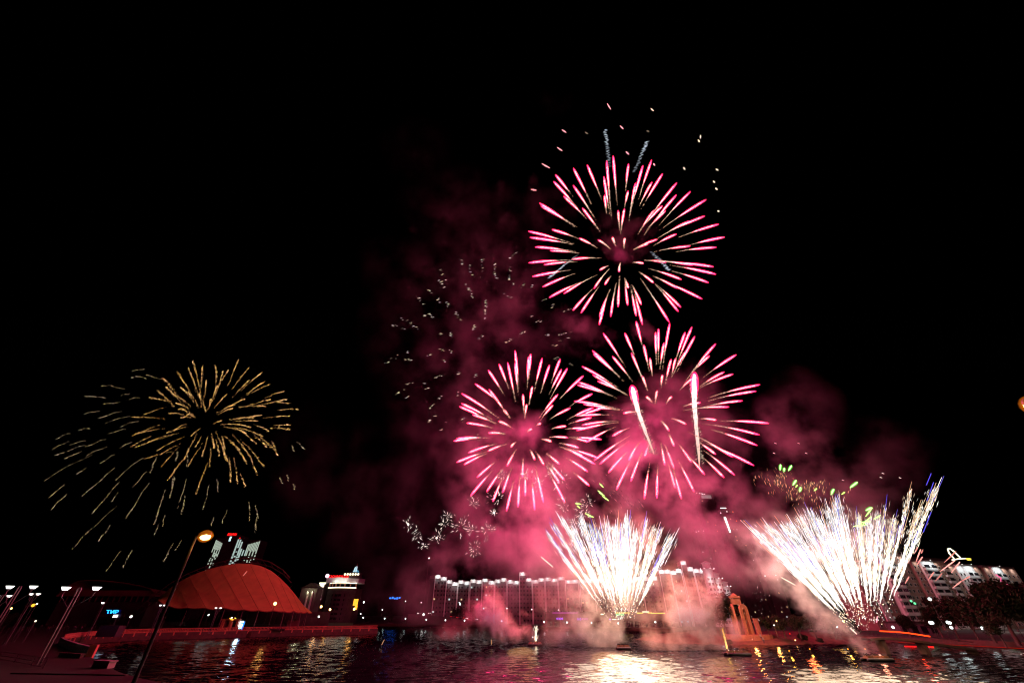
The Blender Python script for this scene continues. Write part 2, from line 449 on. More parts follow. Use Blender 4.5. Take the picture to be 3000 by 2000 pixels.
def burst(name, label, cpx, cpy, Y, Rpx, text, k, ox, oy, style, seed):
    r = random.Random(seed)
    C = at(cpx, cpy, Y)
    s = Y / ray(cpx, cpy).y
    Rm = Rpx * s / FPX
    root = thing(name, C, label, 'firework', 'aerial shell bursts')
    for (tip, tail) in parse(text, k, ox, oy):
        d = ray(*tip); dn = d.normalized()
        oc = CAM - C
        b = oc.dot(dn); disc = b*b - (oc.dot(oc) - Rm*Rm)
        if disc <= 0: P = CAM + dn * (-b)
        else: P = CAM + dn * (-b + (1 if r.random() < 0.5 else -1) * math.sqrt(disc))
        pt = Vector((tail[0]-cpx, tail[1]-cpy)).length; pp = Vector((tip[0]-cpx, tip[1]-cpy)).length
        f = max(0.05, min(0.95, pt / max(pp, 1)))
        Q = C + (P - C) * f
        dq = ray(*tail)
        T = CAM + dq * (Q.y / dq.y)
        L = (P - T).length
        px = (P.y / d.y) / FPX                        # metres per photo pixel at the star
        st = MB()
        sag = 0.02 * L
        def path(t):
            p = T.lerp(P, t)
            p.z += sag * 4 * t * (1 - t)
            return p
        dirn = (P - T).normalized()
        if style == 'pink':
            n = int(46 + L / px * 0.60)
            for i in range(n):
                t = r.random() ** 0.75
                if r.random() > 0.6 + 0.8 * t: continue
                t2 = t * 0.93
                wid = px * (0.8 + 0.9 * min(1, t * 1.4))
                p = path(t2) + Vector((r.uniform(-1, 1), 0, r.uniform(-1, 1))) * wid
                q = (0.35 + 0.95 * t) * r.uniform(0.5, 1.5)
                cc = (1.1*q, (0.58 + 0.26*t)*q, (0.36 + 0.32*t)*q)
                st.spindle(p, SHAKE + Vector((r.uniform(-.25,.25), 0, r.uniform(-.25,.25))), px * r.uniform(3, 7), px * r.uniform(0.5, 1.0), cc)
            # the ragged glowing column behind the star
            m = 14
            pts = []; rad = []; cs = []
            for i in range(m + 1):
                t = 0.24 + 0.62 * i / m
                p = path(t) + Vector((r.uniform(-1,1), 0, r.uniform(-1,1))) * px * 0.9
                pts.append(p); rad.append(px * (0.25 + 0.95 * (i / m) ** 1.0) * r.uniform(0.6, 1.3))
                q = (0.30 + 1.0 * i / m) * r.uniform(.7, 1.2)
                cs.append((1.2*q, 0.90*q, 0.72*q))
            st.tube(pts, rad, 5, cs)
            so = st.build('star_trail', M['spark'], root)
            hd = MB()
            a = max(0.40, 1 - 85 * px / L)
            pts = [path(a + (1 - a) * i / 6) for i in range(7)]
            hd.tube(pts, [px*q for q in (.9, 1.2, 1.2, 1.1, 1.0, .85, .5)], 6,
                    [(2.2, 1.6, 1.4), (2.4, 1.4, 1.3), (2.4, 1.1, 1.2), (2.4, .8, .95), (2.4, .6, .8), (2.4, .45, .6), (2.4, .3, .45)])
            h0 = hd.build('star_head', M['spark'], so)
            hl = MB()
            pts = [path(a - 0.06 + (1.02 - a + 0.06) * i / 8) for i in range(9)]
            hl.tube(pts, [px*q for q in (1.1, 2.5, 3.4, 4.0, 4.3, 4.3, 4.0, 3.4, 1.5)], 10, smooth_none(), cap=True)
            hl.build('star_glow', M['pinkhalo'], so, smooth=True)
        elif style == 'gold':
            wob = r.uniform(0, 6.28); wa = px * r.uniform(.5, 1.8)
            n = int(26 + L / px * 0.55)
            for i in range(n):
                t = r.random()
                if r.random() > 0.45 + 0.7 * t: continue
                p = path(t) + Vector((math.sin(wob + t*9), 0, math.cos(wob*1.7 + t*7))) * wa * .5 + Vector((r.gauss(0,1), 0, r.gauss(0,1))) * px * 1.1
                q = r.choice((0.15, 0.28, 0.45, 0.8, 1.6)) * (0.3 + 0.9 * t)
                cc = (1.15*q, r.uniform(.48, .74)*q, r.uniform(.08, .34)*q)
                st.spindle(p, dirn + SHAKE * 0.55 + Vector((r.uniform(-.3,.3), 0, r.uniform(-.3,.3))), px * r.uniform(3, 8), px * r.uniform(0.35, 0.8), cc)
            st.build('star_trail', M['spark'], root)
        elif style == 'fade':
            wob = r.uniform(0, 6.28); wa = px * r.uniform(.5, 1.6)
            n = int(10 + L / px * 0.34)
            for i in range(n):
                t = r.random()
                p = path(t) + Vector((math.sin(wob + t*9), 0, math.cos(wob*1.7 + t*7))) * wa + Vector((r.uniform(-1,1), 0, r.uniform(-1,1))) * px * 1.4
                q = r.choice((0.12, 0.2, 0.3, 0.45, 0.7)) * (0.45 + 0.7 * t)
                cc = (1.0*q, r.uniform(.6, .85)*q, r.uniform(.25, .6)*q)
                st.spindle(p, dirn * 0.8 + SHAKE * 0.4, px * r.uniform(4, 9), px * r.uniform(0.4, 0.9), cc)
            st.build('star_trail', M['spark'], root)
        elif style == 'strobe':
            n = max(4, int(L / px * 0.13))
            for i in range(n):
                t = r.random()
                p = path(t) + Vector((r.uniform(-1,1), 0, r.uniform(-1,1))) * px * 3
                q = r.choice((0.15, 0.3, 0.5, 0.9))
                cc = (1.0*q, r.uniform(.7, .95)*q, r.uniform(.45, .85)*q)
                st.spindle(p, Vector((0.9, 0, r.uniform(-.1, .45))), px * r.uniform(5, 11), px * r.uniform(0.8, 1.2), cc)
            st.build('star_trail', M['spark'], root)
    return root, C, Rm

def smooth_none():
    return None

PINK = (1.0, 0.040, 0.20)
bA, cA, rA = burst('shell_burst', 'largest and highest pink and white starburst in the black sky', 1814, 752, 140, 300, A_T, 1463/700, 1500, 250, 'pink', 1)
bB, cB, rB = burst('shell_burst', 'pink and white starburst just below the highest one, crossed by two thick comets', 1925, 1210, 155, 290, B_T, 1829/700, 1600, 900, 'pink', 2)
bC, cC, rC = burst('shell_burst', 'smaller pink and white starburst at the left of the pink group, touching its neighbour', 1530, 1275, 148, 225, C_T, 1463/700, 1100, 900, 'pink', 3)
bG, cG, rG = burst('shell_burst', 'golden starburst with drooping sparkling arms above the red tent', 609, 1228, 175, 280, G_T, 2.24, 100, 1000, 'gold', 4)
bW, cW, rW = burst('shell_burst', 'fading golden willow whose sparse arms drift down below and left of the gold burst', 520, 1330, 185, 430, W_T, 2.24, 100, 1000, 'fade', 5)
bD, cD, rD = burst('shell_burst', 'dying dim burst of broken golden flecks left of the highest pink burst', 1420, 1010, 165, 300, D_T, 2.412, 1000, 650, 'strobe', 6)

# light given off by the bursts
lamp('pink_burst_light', cA, 1.6e5, PINK, 12, None)
lamp('pink_burst_light', cB + Vector((4, -6, -12)), 3.7e5, PINK, 26, None)
lamp('pink_burst_light', cC + Vector((0, -4, -10)), 3.4e5, PINK, 24, None)

def single(name, label, cat, group, pts, rad, cols, halo=None, hr=2.2):
    """one burning star / comet as a tube along world points"""
    c0 = Vector(pts[0])
    if halo:
        root = thing(name, c0, label, cat, group)
        m = MB(); m.tube(pts, rad, 6, cols); m.build('star_core', M['spark'], root)
        h = MB(); h.tube(pts, [q*hr for q in rad], 10); h.build('star_glow', M[halo], root, smooth=True)
        return root
    m = MB(); m.tube([Vector(p) - c0 for p in pts], rad, 5, cols)
    o = m.build(name, M['spark']); o.location = c0
    return tag(o, label, cat, group)

# thick rising comets inside the lower right pink burst
def comet(label, a, b, Y, wpx, seed, c_top, c_low, name='rising_comet', halo=True):
    r = random.Random(seed)
    A, B = at(a[0], a[1], Y), at(b[0], b[1], Y)
    px = mpp((a[1]+b[1])/2, Y)
    root = thing(name, A, label, 'firework', 'comets')
    m = MB()
    n = 22
    pts = []; rad = []; cs = []
    for i in range(n+1):
        t = i / n
        p = A.lerp(B, t); p += Vector((math.sin(t*5+seed), 0, 0)) * px * 3
        pts.append(p + Vector((r.uniform(-1,1), 0, r.uniform(-1,1)))*px*0.7)
        rad.append(max(0.05, px * wpx * 0.5 * min(1, 0.5 + t*8) * (1 - t) ** 0.45 * r.uniform(0.8, 1.15)))
        cs.append(tuple(x*(1-t) + y*t for x, y in zip(c_top, c_low)))
    m.tube(pts, rad, 7, cs)
    for i in range(160):
        t = r.random()
        p = A.lerp(B, t) + Vector((math.sin(t*5+seed)*px*3 + r.uniform(-1,1)*px*wpx*0.7, r.uniform(-1,1)*px*wpx*.5, 0))
        q = r.uniform(0.3, 1.1) * (1 - 0.6*t)
        m.spindle(p, SHAKE, px * r.uniform(5, 12), px * r.uniform(0.7, 1.3), (q, .85*q, .62*q))
    m.build('comet_trail', M['spark'], root)
    if halo:
        h = MB(); h.tube([A.lerp(B, q) + Vector((math.sin(q*5+seed)*px*3, 0, 0)) for q in (-0.03, 0.02, 0.1, 0.2, 0.32)], [px*wpx*q for q in (.3, .75, .9, .75, .3)], 12)
        h.build('comet_glow', M['pinkhalo'], root, smooth=True)
    return root
comet('thick pink-tipped comet standing upright in the right half of the lower pink burst', (2034, 1097), (2046, 1372), 150, 15, 3, (2.6, 1.5, 1.5), (0.7, 0.5, 0.35))
comet('thick slanting comet with a pink head left of the centre of the lower pink burst', (1851, 1134), (1912, 1330), 150, 15, 9, (2.6, 1.5, 1.5), (0.7, 0.5, 0.35))

# silvery strobe trails
def strobe(label, a, b, Y, seed, cc):
    r = random.Random(seed)
    A, B = at(a[0], a[1], Y), at(b[0], b[1], Y)
    px = mpp((a[1]+b[1])/2, Y)
    m = MB()
    n = 46
    for i in range(n):
        t = (i + r.random()) / n
        p = A.lerp(B, t) - A + Vector((r.uniform(-1,1), 0, 0)) * px * 3.0
        q = (0.95 - 0.75 * t) * r.uniform(0.4, 1.1)
        m.spindle(p, Vector((1, 0, 0.32 + r.uniform(-.1,.1))), px * r.uniform(9, 15), px * r.uniform(0.7, 1.1), tuple(x*q for x in cc))
    o = m.build('strobe_trail', M['spark']); o.location = A
    tag(o, label, 'firework', 'strobe trails')
strobe('upright ladder-like silver blue trail above the highest pink burst', (1773, 380), (1786, 490), 140, 1, (.75, .85, 1.0))
strobe('slanting ladder-like silver blue trail above the highest pink burst, right of the upright one', (1896, 413), (1858, 505), 140, 2, (.75, .85, 1.0))
strobe('pale silver trail sloping down to the left across the highest pink burst', (1608, 814), (1690, 748), 150, 3, (.8, .85, 1.0))
strobe('pale silver trail sloping down to the right across the highest pink burst', (1962, 792), (1908, 738), 150, 4, (.8, .85, 1.0))

# loose sparks drifting round the highest burst
k = 1463/700
LOOSE = [(583,112,605,148,0),(850,142,868,158,1),(662,248,682,268,0),(306,272,332,290,0),(277,380,308,402,0),(698,406,716,424,0),(1155,305,1153,326,1),
         (1139,334,1149,348,1),(183,480,232,507,0),(115,637,150,643,0),(1050,502,1060,517,1),(1248,512,1264,522,1),(1232,585,1242,597,1),(1246,628,1258,640,1),
         (1258,768,1271,773,1),(866,478,875,492,0),(447,287,466,298,2),(825,278,840,285,2)]
for i, (x0, y0, x1, y1, kind) in enumerate(LOOSE):
    a, b = at(x0/k+1500, y0/k+250, 140), at(x1/k+1500, y1/k+250, 140)
    px = mpp(400, 140)
    cc = [(1.6, .5, .55), (1.3, .85, .6), (.25, .16, .12)][kind]
    single('drifting_spark', ['small pink spark', 'small orange white spark', 'faint brown spark'][kind] +
           ' drifting above the highest burst, ' + ORD[i] + ' in the ring from its top', 'spark', 'sparks around the highest burst', [a, a.lerp(b, .5), b], [px*0.8, px*2.2, px*0.8], [cc, cc, cc])

# green stars and the golden glitter under them
k = 3.36
GS = [(285,765,292,705),(322,780,330,738),(368,768,400,715),(412,910,446,858),(480,975,490,928),(786,1005,816,945),(975,935,1048,878),(1130,1160,1186,1128),
      (440,930,458,905),(620,965,650,940),(892,1000,925,975)]
for i, (x0, y0, x1, y1) in enumerate(GS):
    a, b = at(x0/k+2200, y0/k+1150, 120), at(x1/k+2200, y1/k+1150, 120)
    px = mpp(1400, 120)
    big = i < 8
    cc = (1.0, 1.9, .75) if big else (1.3, 1.4, .45)
    single('green_star', ('bright' if big else 'small yellowish') + ' green star over the large right-hand fan, ' + ORD[i] + ' of the drifting row', 'firework star', 'green stars',
           [a, a.lerp(b, .3), a.lerp(b, .8), b], [px*(1 if big else .6)*q for q in (.7, 1.9, 2.1, 1.2)], [cc]*4, 'greenhalo', 2.3)
for i, (x0, y0, x1, y1, yy) in enumerate([(1768,1427,1756,1415,150),(1765,1446,1751,1436,150),(1772,1452,1755,1442,150),(1784,1466,1764,1452,150),(1703,1476,1685,1474,150),
                                 (1732,1511,1714,1503,150),(1740,1514,1722,1509,150),(1700,1488,1690,1480,150),(1762,1570,1750,1563,150),(2536,1512,2556,1486,112),
                                 (2528,1535,2552,1512,112),(2500,1541,2540,1536,112),(2514,1530,2550,1527,112),(2560,1520,2580,1508,112)]):
    a, b = at(x0, y0, yy), at(x1, y1, yy)
    px = mpp(1450, yy)
    cc = (1.2, 1.6, .55)
    single('green_star', 'pale green slanting star ' + ('just above the middle fan' if yy == 150 else 'in the top of the right-hand fan') + ', ' + ORD[i if yy == 150 else i-9] + ' from the top',
           'firework star', 'green stars', [a, a.lerp(b, .5), b], [px*.7, px*1.5, px*.8], [cc]*3, 'greenhalo', 2.0)

def glitter(label, spots, n, Y, spread, cc, seed, lean, name='glitter_shower', L=(6, 16)):
    r = random.Random(seed)
    c = at(*spots[0], Y)
    m = MB()
    for i in range(n):
        sx, sy = r.choice(spots)
        px = mpp(sy, Y)
        p = at(sx + r.gauss(0, spread), sy + r.gauss(0, spread*0.8), Y + r.uniform(-6, 6)) - c
        q = r.choice((.15, .25, .4, .6, 1.1))
        m.spindle(p, Vector((lean + r.uniform(-.35, .35), r.uniform(-.2,.2), 1)), px * r.uniform(*L), px * r.uniform(0.5, 1.1), tuple(x*q for x in cc))
    o = m.build(name, M['spark']); o.location = c
    return tag(o, label, 'firework', 'glitter', 'stuff')
glitter('shower of short orange sparks under the three leftmost green stars', [(2240,1395),(2270,1400),(2285,1385),(2275,1430),(2295,1400),(2280,1415)], 90, 120, 13, (1.0, .62, .32), 1, 0.0)
glitter('shower of slanting orange sparks between the green stars over the right-hand fan', [(2310,1430),(2320,1450),(2345,1430),(2365,1420),(2375,1435),(2415,1422),(2390,1425),(2330,1460)], 130, 120, 12, (1.0, .62, .30), 2, 0.5)
glitter('thin scatter of orange sparks trailing off below the isolated green star', [(2470,1440),(2420,1450),(2400,1460),(2465,1465),(2395,1480)], 40, 120, 14, (1.0, .6, .3), 3, 0.5)
glitter('fine dust of purple white sparks between the lower pink bursts and the middle fan', [(1800,1440),(1820,1470),(1790,1420),(1850,1480)], 90, 152, 24, (.55, .36, .34), 4, -0.8, 'spark_dust', (5, 14))
glitter('loose white specks falling above the orange-lit monument', [(2170,1720),(2210,1740),(2150,1780),(2200,1800),(2220,1700),(2240,1770),(2160,1820)], 60, 150, 26, (1.1, .75, .7), 5, 0.3, 'spark_dust', (2, 5))

# white crackle clusters (each a small burst of its own)
CR = [(1196,1535,16),(1223,1557,20),(1279,1575,20),(1350,1536,30),(1424,1549,28),(1388,1602,24),(1385,1470,16),(1459,1455,28),(1447,1500,9),(1470,1390,18),
      (1575,1415,22),(1640,1400,28),(1240,1592,14),(1300,1530,16),(1310,1510,12),(1700,1500,26),(1680,1530,20),(1650,1480,22),(1722,1470,22),(1540,1390,18),(1380,1550,18),(1615,1380,18)]
for i, (x, y, rr) in enumerate(CR):
    r = random.Random(100 + i)
    Y = 138 + (i % 5) * 4
    c = at(x, y, Y); px = mpp(y, Y)
    m = MB()
    for j in range(int(10 + rr*0.7)):
        dv = Vector((r.gauss(0,1), r.gauss(0,1), r.gauss(0,1))).normalized()
        if i in (1, 5): dv = (dv + Vector((0.1, 0, -.5))).normalized()
        p = dv * rr * px * r.uniform(0.35, 1.25)
        q = r.choice((.5, .8, 1.2))
        m.spindle(p, dv + Vector((-.2, 0, .25)), px * r.uniform(5, 13), px * r.uniform(0.6, 1.0), (1.15*q, 1.08*q, .95*q))
    if i in (2, 8, 0): m.ball(Vector((0, 0, 0)), px * 3.0, 8, c=(2, 1.9, 1.6))
    o = m.build('crackle_burst', M['spark']); o.location = c
    tag(o, 'white crackle burst ' + ('with a bright core ' if i in (2, 8, 0) else '') + ('over the lit apartment block' if y > 1505 and x < 1480 else 'below the left pink starburst' if x < 1600 else 'over the top of the middle fan') +
        ', ' + ORD[i if i < 20 else i - 20] + ' of the swarm' if i < 20 else ', low beside the others', 'firework', 'white crackle bursts')

# ---------------------------------------------------------------- fans of comets shot from the rafts
def fan(label, base, Y, ends, seed, tilt, dens=1.0):
    r = random.Random(seed)
    B = at(base[0], base[1], Y); 
    root = thing('comet_fan', B, label, 'firework', 'comet fans')
    for ci, (ex, ey, thick, kind) in enumerate(ends):
        E = at(ex, ey, Y + r.uniform(-9, 9))
        L = (E - B).length
        px = mpp((base[1] + ey) / 2, Y)
        bend = Vector((tilt * L * 0.03, 0, 0))
        def path(t): return B.lerp(E, t) + bend * 4 * t * (1 - t)
        D = (E - B).normalized()
        m = MB()
        n = int(430 * thick * dens)
        for i in range(n):
            u = r.random()
            t = 0.14 + 0.83 * u ** 0.62
            wid = px * (1.0 + 8.0 * t) * (0.55 + 0.45 * thick)
            stray = r.random() < .34
            if stray: wid *= 2.4
            p = path(t) + Vector((r.gauss(0, .5) * wid, r.gauss(0, .5) * wid, r.gauss(0, .4) * wid))
            if t < 0.42:
                Ls, rs = px * r.uniform(1.5, 4.5), px * r.uniform(0.5, 1.2)
            else:
                Ls, rs = px * r.uniform(8, 34), px * r.uniform(0.5, 1.5)
            q = (r.choice((.8, 1.1, 1.6, 2.4)) if t > .42 else r.choice((1.2, 1.7, 2.6))) * (1.0 if t < 0.8 else 0.7)
            if t < .36 and r.random() < .45: continue
            if stray: rs *= .6
            cc = r.choice(((1, .93, .80), (1, .86, .62), (1, .72, .45), (1, .97, .95)))
            if t > 0.62 and kind == 'w': cc = r.choice(((1, .97, 1), (1, .75, .6), (.9, .9, 1)))
            m.spindle(p, D + Vector((r.uniform(-.09,.09), r.uniform(-.09,.09), r.uniform(-.05,.05))), Ls, rs, tuple(x*q for x in cc))
        # molten core
        nn = 16; pts = []; rad = []; cs = []
        for i in range(nn + 1):
            t = 0.30 + 0.48 * i / nn
            pts.append(path(t) + Vector((r.uniform(-1,1), r.uniform(-1,1), 0)) * px * 1.6)
            rad.append(px * thick * (0.8 + 3.2 * math.sin(math.pi * i / nn)) * r.uniform(0.7, 1.2))
            q = 1.15 + 1.3 * math.sin(math.pi * i / nn)
            cs.append((1.1*q, 1.02*q, .90*q))
        m.tube(pts, rad, 6, cs)
        tr = m.build('comet_trail', M['spark'], root)
        s2 = MB()
        for i in range(int(6 * thick + 3)):
            t0 = r.uniform(0.55, 0.85); t1 = min(1.06, t0 + r.uniform(0.14, 0.32))
            off = Vector((r.gauss(0, 1), r.gauss(0, 1), 0)) * px * 7 * thick
            cc = r.choice(((1.5, 1.45, 1.5), (1.3, 1.2, 1.25), (.22, .17, .85), (.30, .25, 1.0), (1.1, .6, .35))) if kind == 'w' else \
                 r.choice(((1.2, .8, .5), (1.4, 1.2, .9), (.8, .45, .25), (.18, .14, .8)))
            if kind == 'b': cc = (.10, .08, .75)
            s2.tube([path(t0) + off*.8, path((t0+t1)/2) + off, path(t1) + off*1.15], [px*.4, px*.9, px*.45], 4, [cc]*3)
        s2.build('comet_streak', M['spark'], tr)
    return root, B

F1 = [(1600,1556,.45,'w'),(1618,1530,.5,'w'),(1645,1512,.9,'w'),(1672,1535,1.0,'w'),(1700,1512,1.2,'w'),(1728,1530,1.1,'w'),(1752,1548,1.1,'w'),(1775,1525,1.1,'w'),
      (1798,1535,1.4,'w'),(1815,1545,1.5,'w'),(1838,1510,1.6,'w'),(1862,1550,1.0,'w'),(1895,1515,.7,'w'),(1918,1538,.8,'o'),(1938,1540,.8,'w'),(1972,1560,.9,'w')]
fan1, fb1 = fan('dense white fan of comets rising from the raft in the middle of the water', (1826, 1872), 150, F1, 11, 0.0)
F2 = [(2195,1540,.9,'w'),(2218,1552,.8,'w'),(2240,1535,1.2,'w'),(2262,1548,1.2,'w'),(2285,1530,1.3,'w'),(2312,1528,1.4,'w'),(2342,1505,1.4,'w'),(2368,1490,1.3,'w'),(2396,1512,1.2,'w'),(2422,1480,1.4,'w'),
      (2446,1455,1.4,'w'),(2468,1515,1.1,'w'),(2514,1500,1.1,'o'),(2545,1520,.9,'w'),(2574,1494,1.1,'w'),(2596,1470,.3,'b'),(2622,1510,1.0,'o'),(2672,1425,.55,'o'),(2700,1480,.8,'o'),(2748,1420,.7,'o')]
fan2, fb2 = fan('largest white fan of comets, leaning left, shot from the raft at the right', (2558, 1905), 110, F2, 12, -0.2)
WARM = (1.0, 0.69, 0.45)
for (x, y, Y, p, rr) in ((1745, 1640, 150, 2.2e4, 13), (1830, 1630, 150, 2.4e4, 18), (1905, 1640, 150, 1.9e4, 13), (1815, 1740, 150, 1.8e4, 9)):
    lamp('comet_fan_light', at(x, y, Y), p, WARM, rr, None)
for (x, y, Y, p, rr) in ((2330, 1620, 110, 1.5e4, 12), (2380, 1700, 110, 1.4e4, 12), (2450, 1640, 110, 1.3e4, 12), (2560, 1640, 110, 8e3, 9), (2640, 1660, 110, 6e3, 6)):
    lamp('comet_fan_light', at(x, y, Y), p, WARM, rr, None)

# pink splinters flying off the right-hand fan, in front of the lit apartment house
k = 1568/500
for i, (x0, y0, x1, y1, b) in enumerate([(575,455,618,340,1),(585,480,635,408,1),(560,380,590,320,.6),(640,340,625,375,.5),(800,540,932,442,1.3),(835,460,942,358,.6),(900,555,978,455,1),
                              (687,622,738,550,.8),(752,632,815,560,.5),(910,695,990,632,.9),(995,630,1068,588,.7),(475,655,510,590,.8),(500,470,530,400,.6)]):
    a, b_ = at(x0/k+2500, y0/k+1500, 108), at(x1/k+2500, y1/k+1500, 108); px = mpp(1620, 108)
    cc = (1.5*b, .5*b, .42*b)
    single('flying_spark', 'thin pink spark flying to the right of the large fan, ' + ORD[i] + ' from the fan outward', 'spark', 'sparks right of the large fan', [a, a.lerp(b_, .6), b_], [px*.5, px*1.6, px*1.2], [cc]*3)
for i, (x0, y0, x1, y1, w, cc, lab) in enumerate([(1585,1630,1620,1660,1.6,(1.6,1.1,.9),'lone white spark left of the middle fan, slanting down to the right'),
        (2288,1690,2330,1713,1.8,(1.5,1.1,.9),'lone white spark under the left edge of the large fan'),
        (1118,1888,1126,1872,1.1,(.55,.25,.12),'thin orange spark falling over the dark water below the quay end'),
        (1440,1887,1440,1872,1.1,(.7,.4,.15),'thin upright orange spark over the water left of the flaming raft'),
        (2490,1838,2510,1856,2.2,(1.5,.9,.8),'short pink white spark low over the base of the large fan'),
        (2571,1804,2568,1822,1.8,(1.6,.5,.6),'short pink upright spark above the raft of the large fan'),
        (712,1686,724,1672,.9,(1.0,.25,.2),'thin red spark falling in front of the red tent')]):
    Y = 110 if x0 > 2200 else 150
    a, b_ = at(x0, y0, Y), at(x1, y1, Y); px = mpp(y0, Y)
    single('flying_spark', lab, 'spark', 'stray sparks', [a, a.lerp(b_, .5), b_], [px*.7*w, px*w, px*.7*w], [cc]*3)
for i, (x0, y0, x1, y1) in enumerate([(2714,1420,2728,1386),(2716,1466,2735,1412),(2705,1558,2728,1499),(2450,1370,2452,1372)][:3]):
    a, b_ = at(x0, y0, 110), at(x1, y1, 110); px = mpp(1420, 110)
    single('blue_spark', 'thin blue streak beside the rightmost comet of the large fan, ' + ORD[i] + ' from the top', 'spark', 'blue streaks', [a, b_], [px*1.0, px*.9], [(.12, .09, .75)]*2)
# white sparks scattered over the fan's upper right and the dark sky
for i, (x, y) in enumerate([(2340,1298),(2272,1298),(2268,1327),(2362,1327),(2470,1406),(2581,1398),(2587,1386),(2637,1399)]):
    a = at(x-3, y-1, 120); b_ = at(x+3, y+1, 120); px = mpp(1330, 120)
    single('drifting_spark', 'tiny white speck in the dark smoke above the large fan, ' + ORD[i] + ' from the left', 'spark', 'specks above the large fan', [a, b_], [px*1.2, px*.8], [(1, .85, .75)]*2)

# ================================================================ SETTING
PZ = 2.4                                        # promenade level over the water
# water: one sheet to the horizon
def water_mat():
    m, t, out = nt('lake_water')
    p = t.nodes.new('ShaderNodeBsdfPrincipled')
    p.inputs['Base Color'].default_value = (0.006, 0.006, 0.008, 1)
    p.inputs['Roughness'].default_value = 0.13
    p.inputs['IOR'].default_value = 1.33
    tc = t.nodes.new('ShaderNodeTexCoord')
    # two trains of wavelets tilt the surface; the slopes are used directly as the normal
    tot = None
    for sc_, k, det, sx in ((2.2, 0.32, 2.0, 1.0),):
        mp = t.nodes.new('ShaderNodeMapping'); mp.inputs['Scale'].default_value = (sx, 1.0, 1.0)
        t.links.new(tc.outputs['Object'], mp.inputs['Vector'])
        n = t.nodes.new('ShaderNodeTexNoise'); n.inputs['Scale'].default_value = sc_; n.inputs['Detail'].default_value = det
        t.links.new(mp.outputs[0], n.inputs['Vector'])
        a = t.nodes.new('ShaderNodeVectorMath'); a.operation = 'MULTIPLY_ADD'
        a.inputs[1].default_value = (k * .6, k, 0); a.inputs[2].default_value = (-.5 * k * .6, -.5 * k, 0)
        t.links.new(n.outputs['Color'], a.inputs[0])
        if tot is None: tot = a.outputs[0]
        else:
            b = t.nodes.new('ShaderNodeVectorMath'); b.operation = 'ADD'
            t.links.new(tot, b.inputs[0]); t.links.new(a.outputs[0], b.inputs[1]); tot = b.outputs[0]
    ge = t.nodes.new('ShaderNodeNewGeometry')
    up = t.nodes.new('ShaderNodeVectorMath'); up.operation = 'ADD'
    t.links.new(ge.outputs['Normal'], up.inputs[1])
    t.links.new(tot, up.inputs[0])
    nm = t.nodes.new('ShaderNodeVectorMath'); nm.operation = 'NORMALIZE'
    t.links.new(up.outputs[0], nm.inputs[0]); t.links.new(nm.outputs[0], p.inputs['Normal'])
    t.links.new(p.outputs[0], out.inputs['Surface'])
    return m
M['water'] = water_mat()
import numpy as np
def wavy_water():
    """one sheet: wind ripples as real relief where the camera can see them, flat out to the horizon"""
    rs = np.random.RandomState(3)
    xs = np.concatenate([[-2500, -700, -330], np.arange(-210, 250.1, .62), [360, 800, 2500]])
    ys = [48.0]
    while ys[-1] < 400: ys.append(ys[-1] + max(.42, (ys[-1] - 20) * .0062))
    ys = np.concatenate([[-200, -20], np.array(ys), [520, 900, 4000]])
    X, Y = np.meshgrid(xs, ys)
    Z = np.zeros_like(X)
    for i in range(34):
        lam = 1.4 * (4.6 / 1.4) ** rs.rand()
        th = np.pi / 2 + rs.normal(0, .65)
        k = 2 * np.pi / lam
        sl = .032 * (.7 + .6 * rs.rand())
        Z += sl / k * np.sin(k * (X * np.cos(th) + Y * np.sin(th)) + rs.rand() * 6.28 + .6 * np.sin(X * .11 + i) + .6 * np.sin(Y * .07 + 2 * i))
    inside = (X > -211) & (X < 251) & (Y > 47) & (Y < 410)
    Z = np.where(inside, Z, 0)
    ny, nx = X.shape
    co = np.stack([X, Y, Z], -1).reshape(-1, 3)
    a = (np.arange(ny - 1)[:, None] * nx + np.arange(nx - 1)[None]).reshape(-1)
    quads = np.stack([a, a + 1, a + nx + 1, a + nx], -1)
    me = bpy.data.meshes.new('water')
    me.vertices.add(len(co)); me.vertices.foreach_set('co', co.ravel())
    me.loops.add(quads.size); me.loops.foreach_set('vertex_index', quads.ravel().astype(np.int32))
    me.polygons.add(len(quads)); me.polygons.foreach_set('loop_start', np.arange(0, quads.size, 4, dtype=np.int32))
    me.polygons.foreach_set('use_smooth', np.ones(len(quads), dtype=bool))
    me.update(calc_edges=True); me.validate()
    me.materials.append(M['water'])
    return tag(link(bpy.data.objects.new('water', me)), kind='structure')
wavy_water()

def gp(px, py, z): 
    p = ground(px, py, z); return (p.x, p.y)

# promenade on the left: quay edge traced along the top of its wall
QE = [gp(480, 2000, PZ), gp(392, 1980, PZ), gp(338, 1962, PZ), gp(262, 1922, PZ), gp(205, 1902, PZ), gp(172, 1884, PZ), gp(186, 1872, PZ), gp(240, 1864, PZ),
      gp(320, 1857, PZ), gp(440, 1852, PZ), gp(600, 1849, PZ), gp(760, 1845.5, PZ), gp(940, 1842.5, PZ), gp(1108, 1839.5, PZ)]
def smooth_poly(pts, n=6):
    out = []
    P = [Vector((*p, 0)) for p in pts]
    for i in range(len(P)-1):
        a = P[max(0, i-1)]; b = P[i]; c = P[i+1]; d = P[min(len(P)-1, i+2)]
        for k in range(n):
            t = k / n
            q = 0.5*((2*b) + (c-a)*t + (2*a-5*b+4*c-d)*t*t + (3*b-a-3*c+d)*t**3)
            out.append((q.x, q.y))
    out.append(pts[-1])
    return out
QS = smooth_poly(QE)
far_end = QS[-1]
landp = [(-12, 18), (-14, 40)] + QS + [(far_end[0]-6, far_end[1]+14), (-110, 330), (-140, 420), (-900, 600), (-900, -60), (-12, -60)]
mb = MB(); mb.poly(landp, -1.0, PZ, 0, mside=1)
